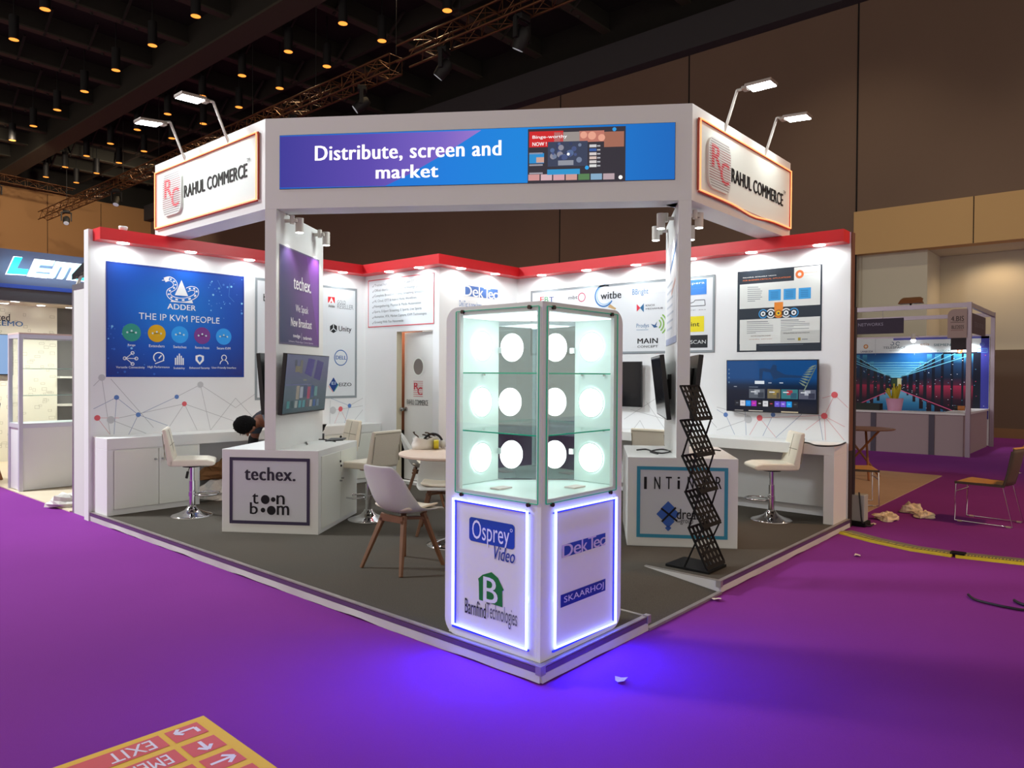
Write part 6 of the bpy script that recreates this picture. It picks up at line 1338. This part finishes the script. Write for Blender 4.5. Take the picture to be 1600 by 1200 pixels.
def lit_letter(quads, m):
    a = MB(); 
    for q in quads: a.prism(FLe, [FLe.px(*p) for p in q][::-1], .03, .07, m)
    a.build('letter', t); b = MB()
    for q in quads:
        pts = [FLe.px(*p) for p in q][::-1]; cu = sum(p[0] for p in pts)/len(pts); cv = sum(p[1] for p in pts)/len(pts); b.prism(FLe, [(cu+(p[0]-cu)*1.06, cv+(p[1]-cv)*1.08) for p in pts], .001, .03, HALO)
    b.build('letter_halo', t)
lit_letter([[(21, 402), (33, 403), (24, 420), (42, 421.5), (39, 429.5), (9, 428)]], CY)
lit_letter([[(54, 406), (84, 409), (80, 416), (61, 414.5), (58, 419), (79, 421), (77, 425.5), (56, 424), (53, 427), (75, 429), (72, 434), (43, 431)]], CYW)
lit_letter([[(88, 410), (126, 414), (113, 437.5), (103, 436.5), (112, 419), (106, 418.5), (97, 435.5), (89, 435), (98, 418), (92, 417.5), (83, 434.5), (76, 434)]], CYW)
lit_letter([[(131, 415), (165, 418), (150, 441), (117, 438)]], CY)
area('fascia_glow', (.75, 9.55, 3.02), (.75, 9.8, 3.02), 1.3, 4, (.5, .8, 1), .2)
t = thing('ceiling_panel', 'cream soffit with round downlights over the stand on the left', 'ceiling panel', (.6, 11, 2.7)); MB().box(-3, 3.2, 9.95, 12.6, 2.72, 2.77, mat('cream_soffit', '#d8cbb4', .6)).build('soffit', t)
for (x, y) in ((7, 474), (24, 471), (64, 477.5), (82, 474), (109, 481)):
    p = at_z(x, y, 2.72); MB().lathe([(0, -.004), (.06, -.004), (.065, 0)], (p.x, p.y, 2.72), mat('warm_downlight', '#ffffff', .4, emit=(1, .97, .9), es=8), 16).build('downlight', t)
for x in (-.3, .8, 1.9): spot('soffit_light', (x, 11.2, 2.7), (x, 11.6, 0), 130, 150, .7, (1, .97, .88), .06)
p0 = at_y(0, 560, 12.0); t = thing('wall_screen', 'pale blue lit screen at the left edge behind the glass cabinet', 'screen', (.5, 12.4, 1.5)); MB().box(-.4, .96, 12.40, 12.48, 1.5, 2.2, BLACK).build('case', t); g = MB(); g.rect_uv(Frame((0, 12.398, 0), (1, 0, 0)), -.38, 1.52, .95, 2.19, .0, ramp_mat('pale_screen', [(0, '#b8d4f4'), (1, '#90b8ec')], 'x', .8)); g.build('screen', t)
# glass display cabinet
cb = thing('glass_cabinet', 'white display cabinet with glass upper half on the cream floor behind the stand', 'cabinet', (.06, 8.66, 0))
c0 = at_z(30, 770, 0); cx, cy = c0.x, c0.y; cw, cdp = 1.25, .48; WALU = mat('white_aluminium', '#cdcbd8', .35, .3)
MB().box(cx+.02, cx+cw-.02, cy+.015, cy+cdp-.02, .02, .83, WHITE).build('cupboard', cb)
for x in (cx, cx+cw-.045):
    for y in (cy, cy+cdp-.045): MB().box(x, x+.045, y, y+.045, 0, 2.05, WALU).build('post', cb)
for z in (.83, 2.0): MB().box(cx+.002, cx+cw-.002, cy+.002, cy+.04, z+.001, z+.059, WALU).box(cx+.002, cx+cw-.002, cy+cdp-.04, cy+cdp-.002, z+.001, z+.059, WALU).box(cx+.003, cx+.04, cy+.04, cy+cdp-.04, z+.001, z+.059, WALU).box(cx+cw-.04, cx+cw-.003, cy+.04, cy+cdp-.04, z+.001, z+.059, WALU).build('rail', cb)
MB().box(cx+.01, cx+cw-.01, cy+.01, cy+cdp-.01, .87, .89, mat('lit_shelf', '#f0f4f0', .4)).build('case_floor', cb); MB().box(cx, cx+cw, cy, cy+cdp, 2.05, 2.07, mat('pinkish_cover', '#d8c0b4', .6)).build('top', cb)
for z in (1.25, 1.6): MB().box(cx+.03, cx+cw-.03, cy+.03, cy+cdp-.03, z, z+.008, GLASS).build('glass_shelf', cb); MB().box(cx+.03, cx+cw-.03, cy+.026, cy+.03, z, z+.008, mat('pale_glass_edge', '#9fc4bc', .2)).build('shelf_edge', cb)
MB().box(cx+.05, cx+cw-.05, cy+.018, cy+.024, .89, 2.0, GLASS).build('glass_pane', cb); MB().box(cx+.018, cx+.024, cy+.05, cy+cdp-.05, .89, 2.0, GLASS).build('glass_pane', cb)
# end panel of the stand behind
t = thing('shell_partition', 'narrow grey shell scheme panel standing behind the left end of the stand', 'panel', (.06, 6.45, 0)); MB().box(.035, .085, 6.20, 6.66, .0, 2.50, mat('grey_melamine', '#d6d8d2', .5)).build('panel', t)
for y in (6.17, 6.66): MB().box(.03, .09, y, y+.035, 0, 2.53, ALU).build('post', t)
MB().box(.03, .09, 6.2, 6.66, 2.47, 2.53, ALU).build('top_rail', t)
p = at_x(127, 428, .1); t = thing('unlit_floodlight', 'black unlit floodlight on top of the narrow grey panel', 'floodlight', tuple(p))
MB().hexa([p+V3((-.05, .14, -.06)), p+V3((.08, .14, -.02)), p+V3((.08, -.2, .04)), p+V3((-.05, -.2, .0)), p+V3((-.05, .14, .0)), p+V3((.08, .16, .05)), p+V3((.08, -.2, .11)), p+V3((-.05, -.2, .10))], BLACK).build('lamp_body', t); MB().bar(p+V3((0, 0, -.01)), (.06, p.y, 2.52), .03, .03, CANW).build('bracket', t)
crumple('plastic_bag', 'small white plastic bag on the cream floor by the narrow grey panel', 'plastic bag', tuple(at_z(106, 790, .013)), .16, (1.1, 1, .8), mat('white_film', '#e4e2da', .4), 51, 16)
# lounge chair and wooden table at the left edge
t = thing('lounge_chair', 'black lounge chair on wooden legs at the left edge behind the glass cabinet', 'chair', (-.12, 10.2, .012))
m = MB().hexa([(-.5, 10.0, .45), (.12, 10.0, .45), (.12, 10.5, .45), (-.5, 10.5, .45), (-.5, 10.0, .6), (.12, 10.0, .6), (.12, 10.5, .6), (-.5, 10.5, .6)], BLACK); m.build('seat', t, bevel=.03); MB().hexa([(-.02, 10.0, .6), (.12, 10.0, .6), (.12, 10.5, .6), (-.02, 10.5, .6), (.12, 10.05, 1.12), (.2, 10.05, 1.12), (.2, 10.45, 1.12), (.12, 10.45, 1.12)], BLACK).build('backrest', t, bevel=.02)
for x, y, dx in ((-.4, 10.05, -.1), (.08, 10.05, .12), (-.4, 10.45, -.1), (.08, 10.45, .12)): MB().bar((x, y, .45), (x+dx, y, .012), .035, .035, WT3).build('leg', t)
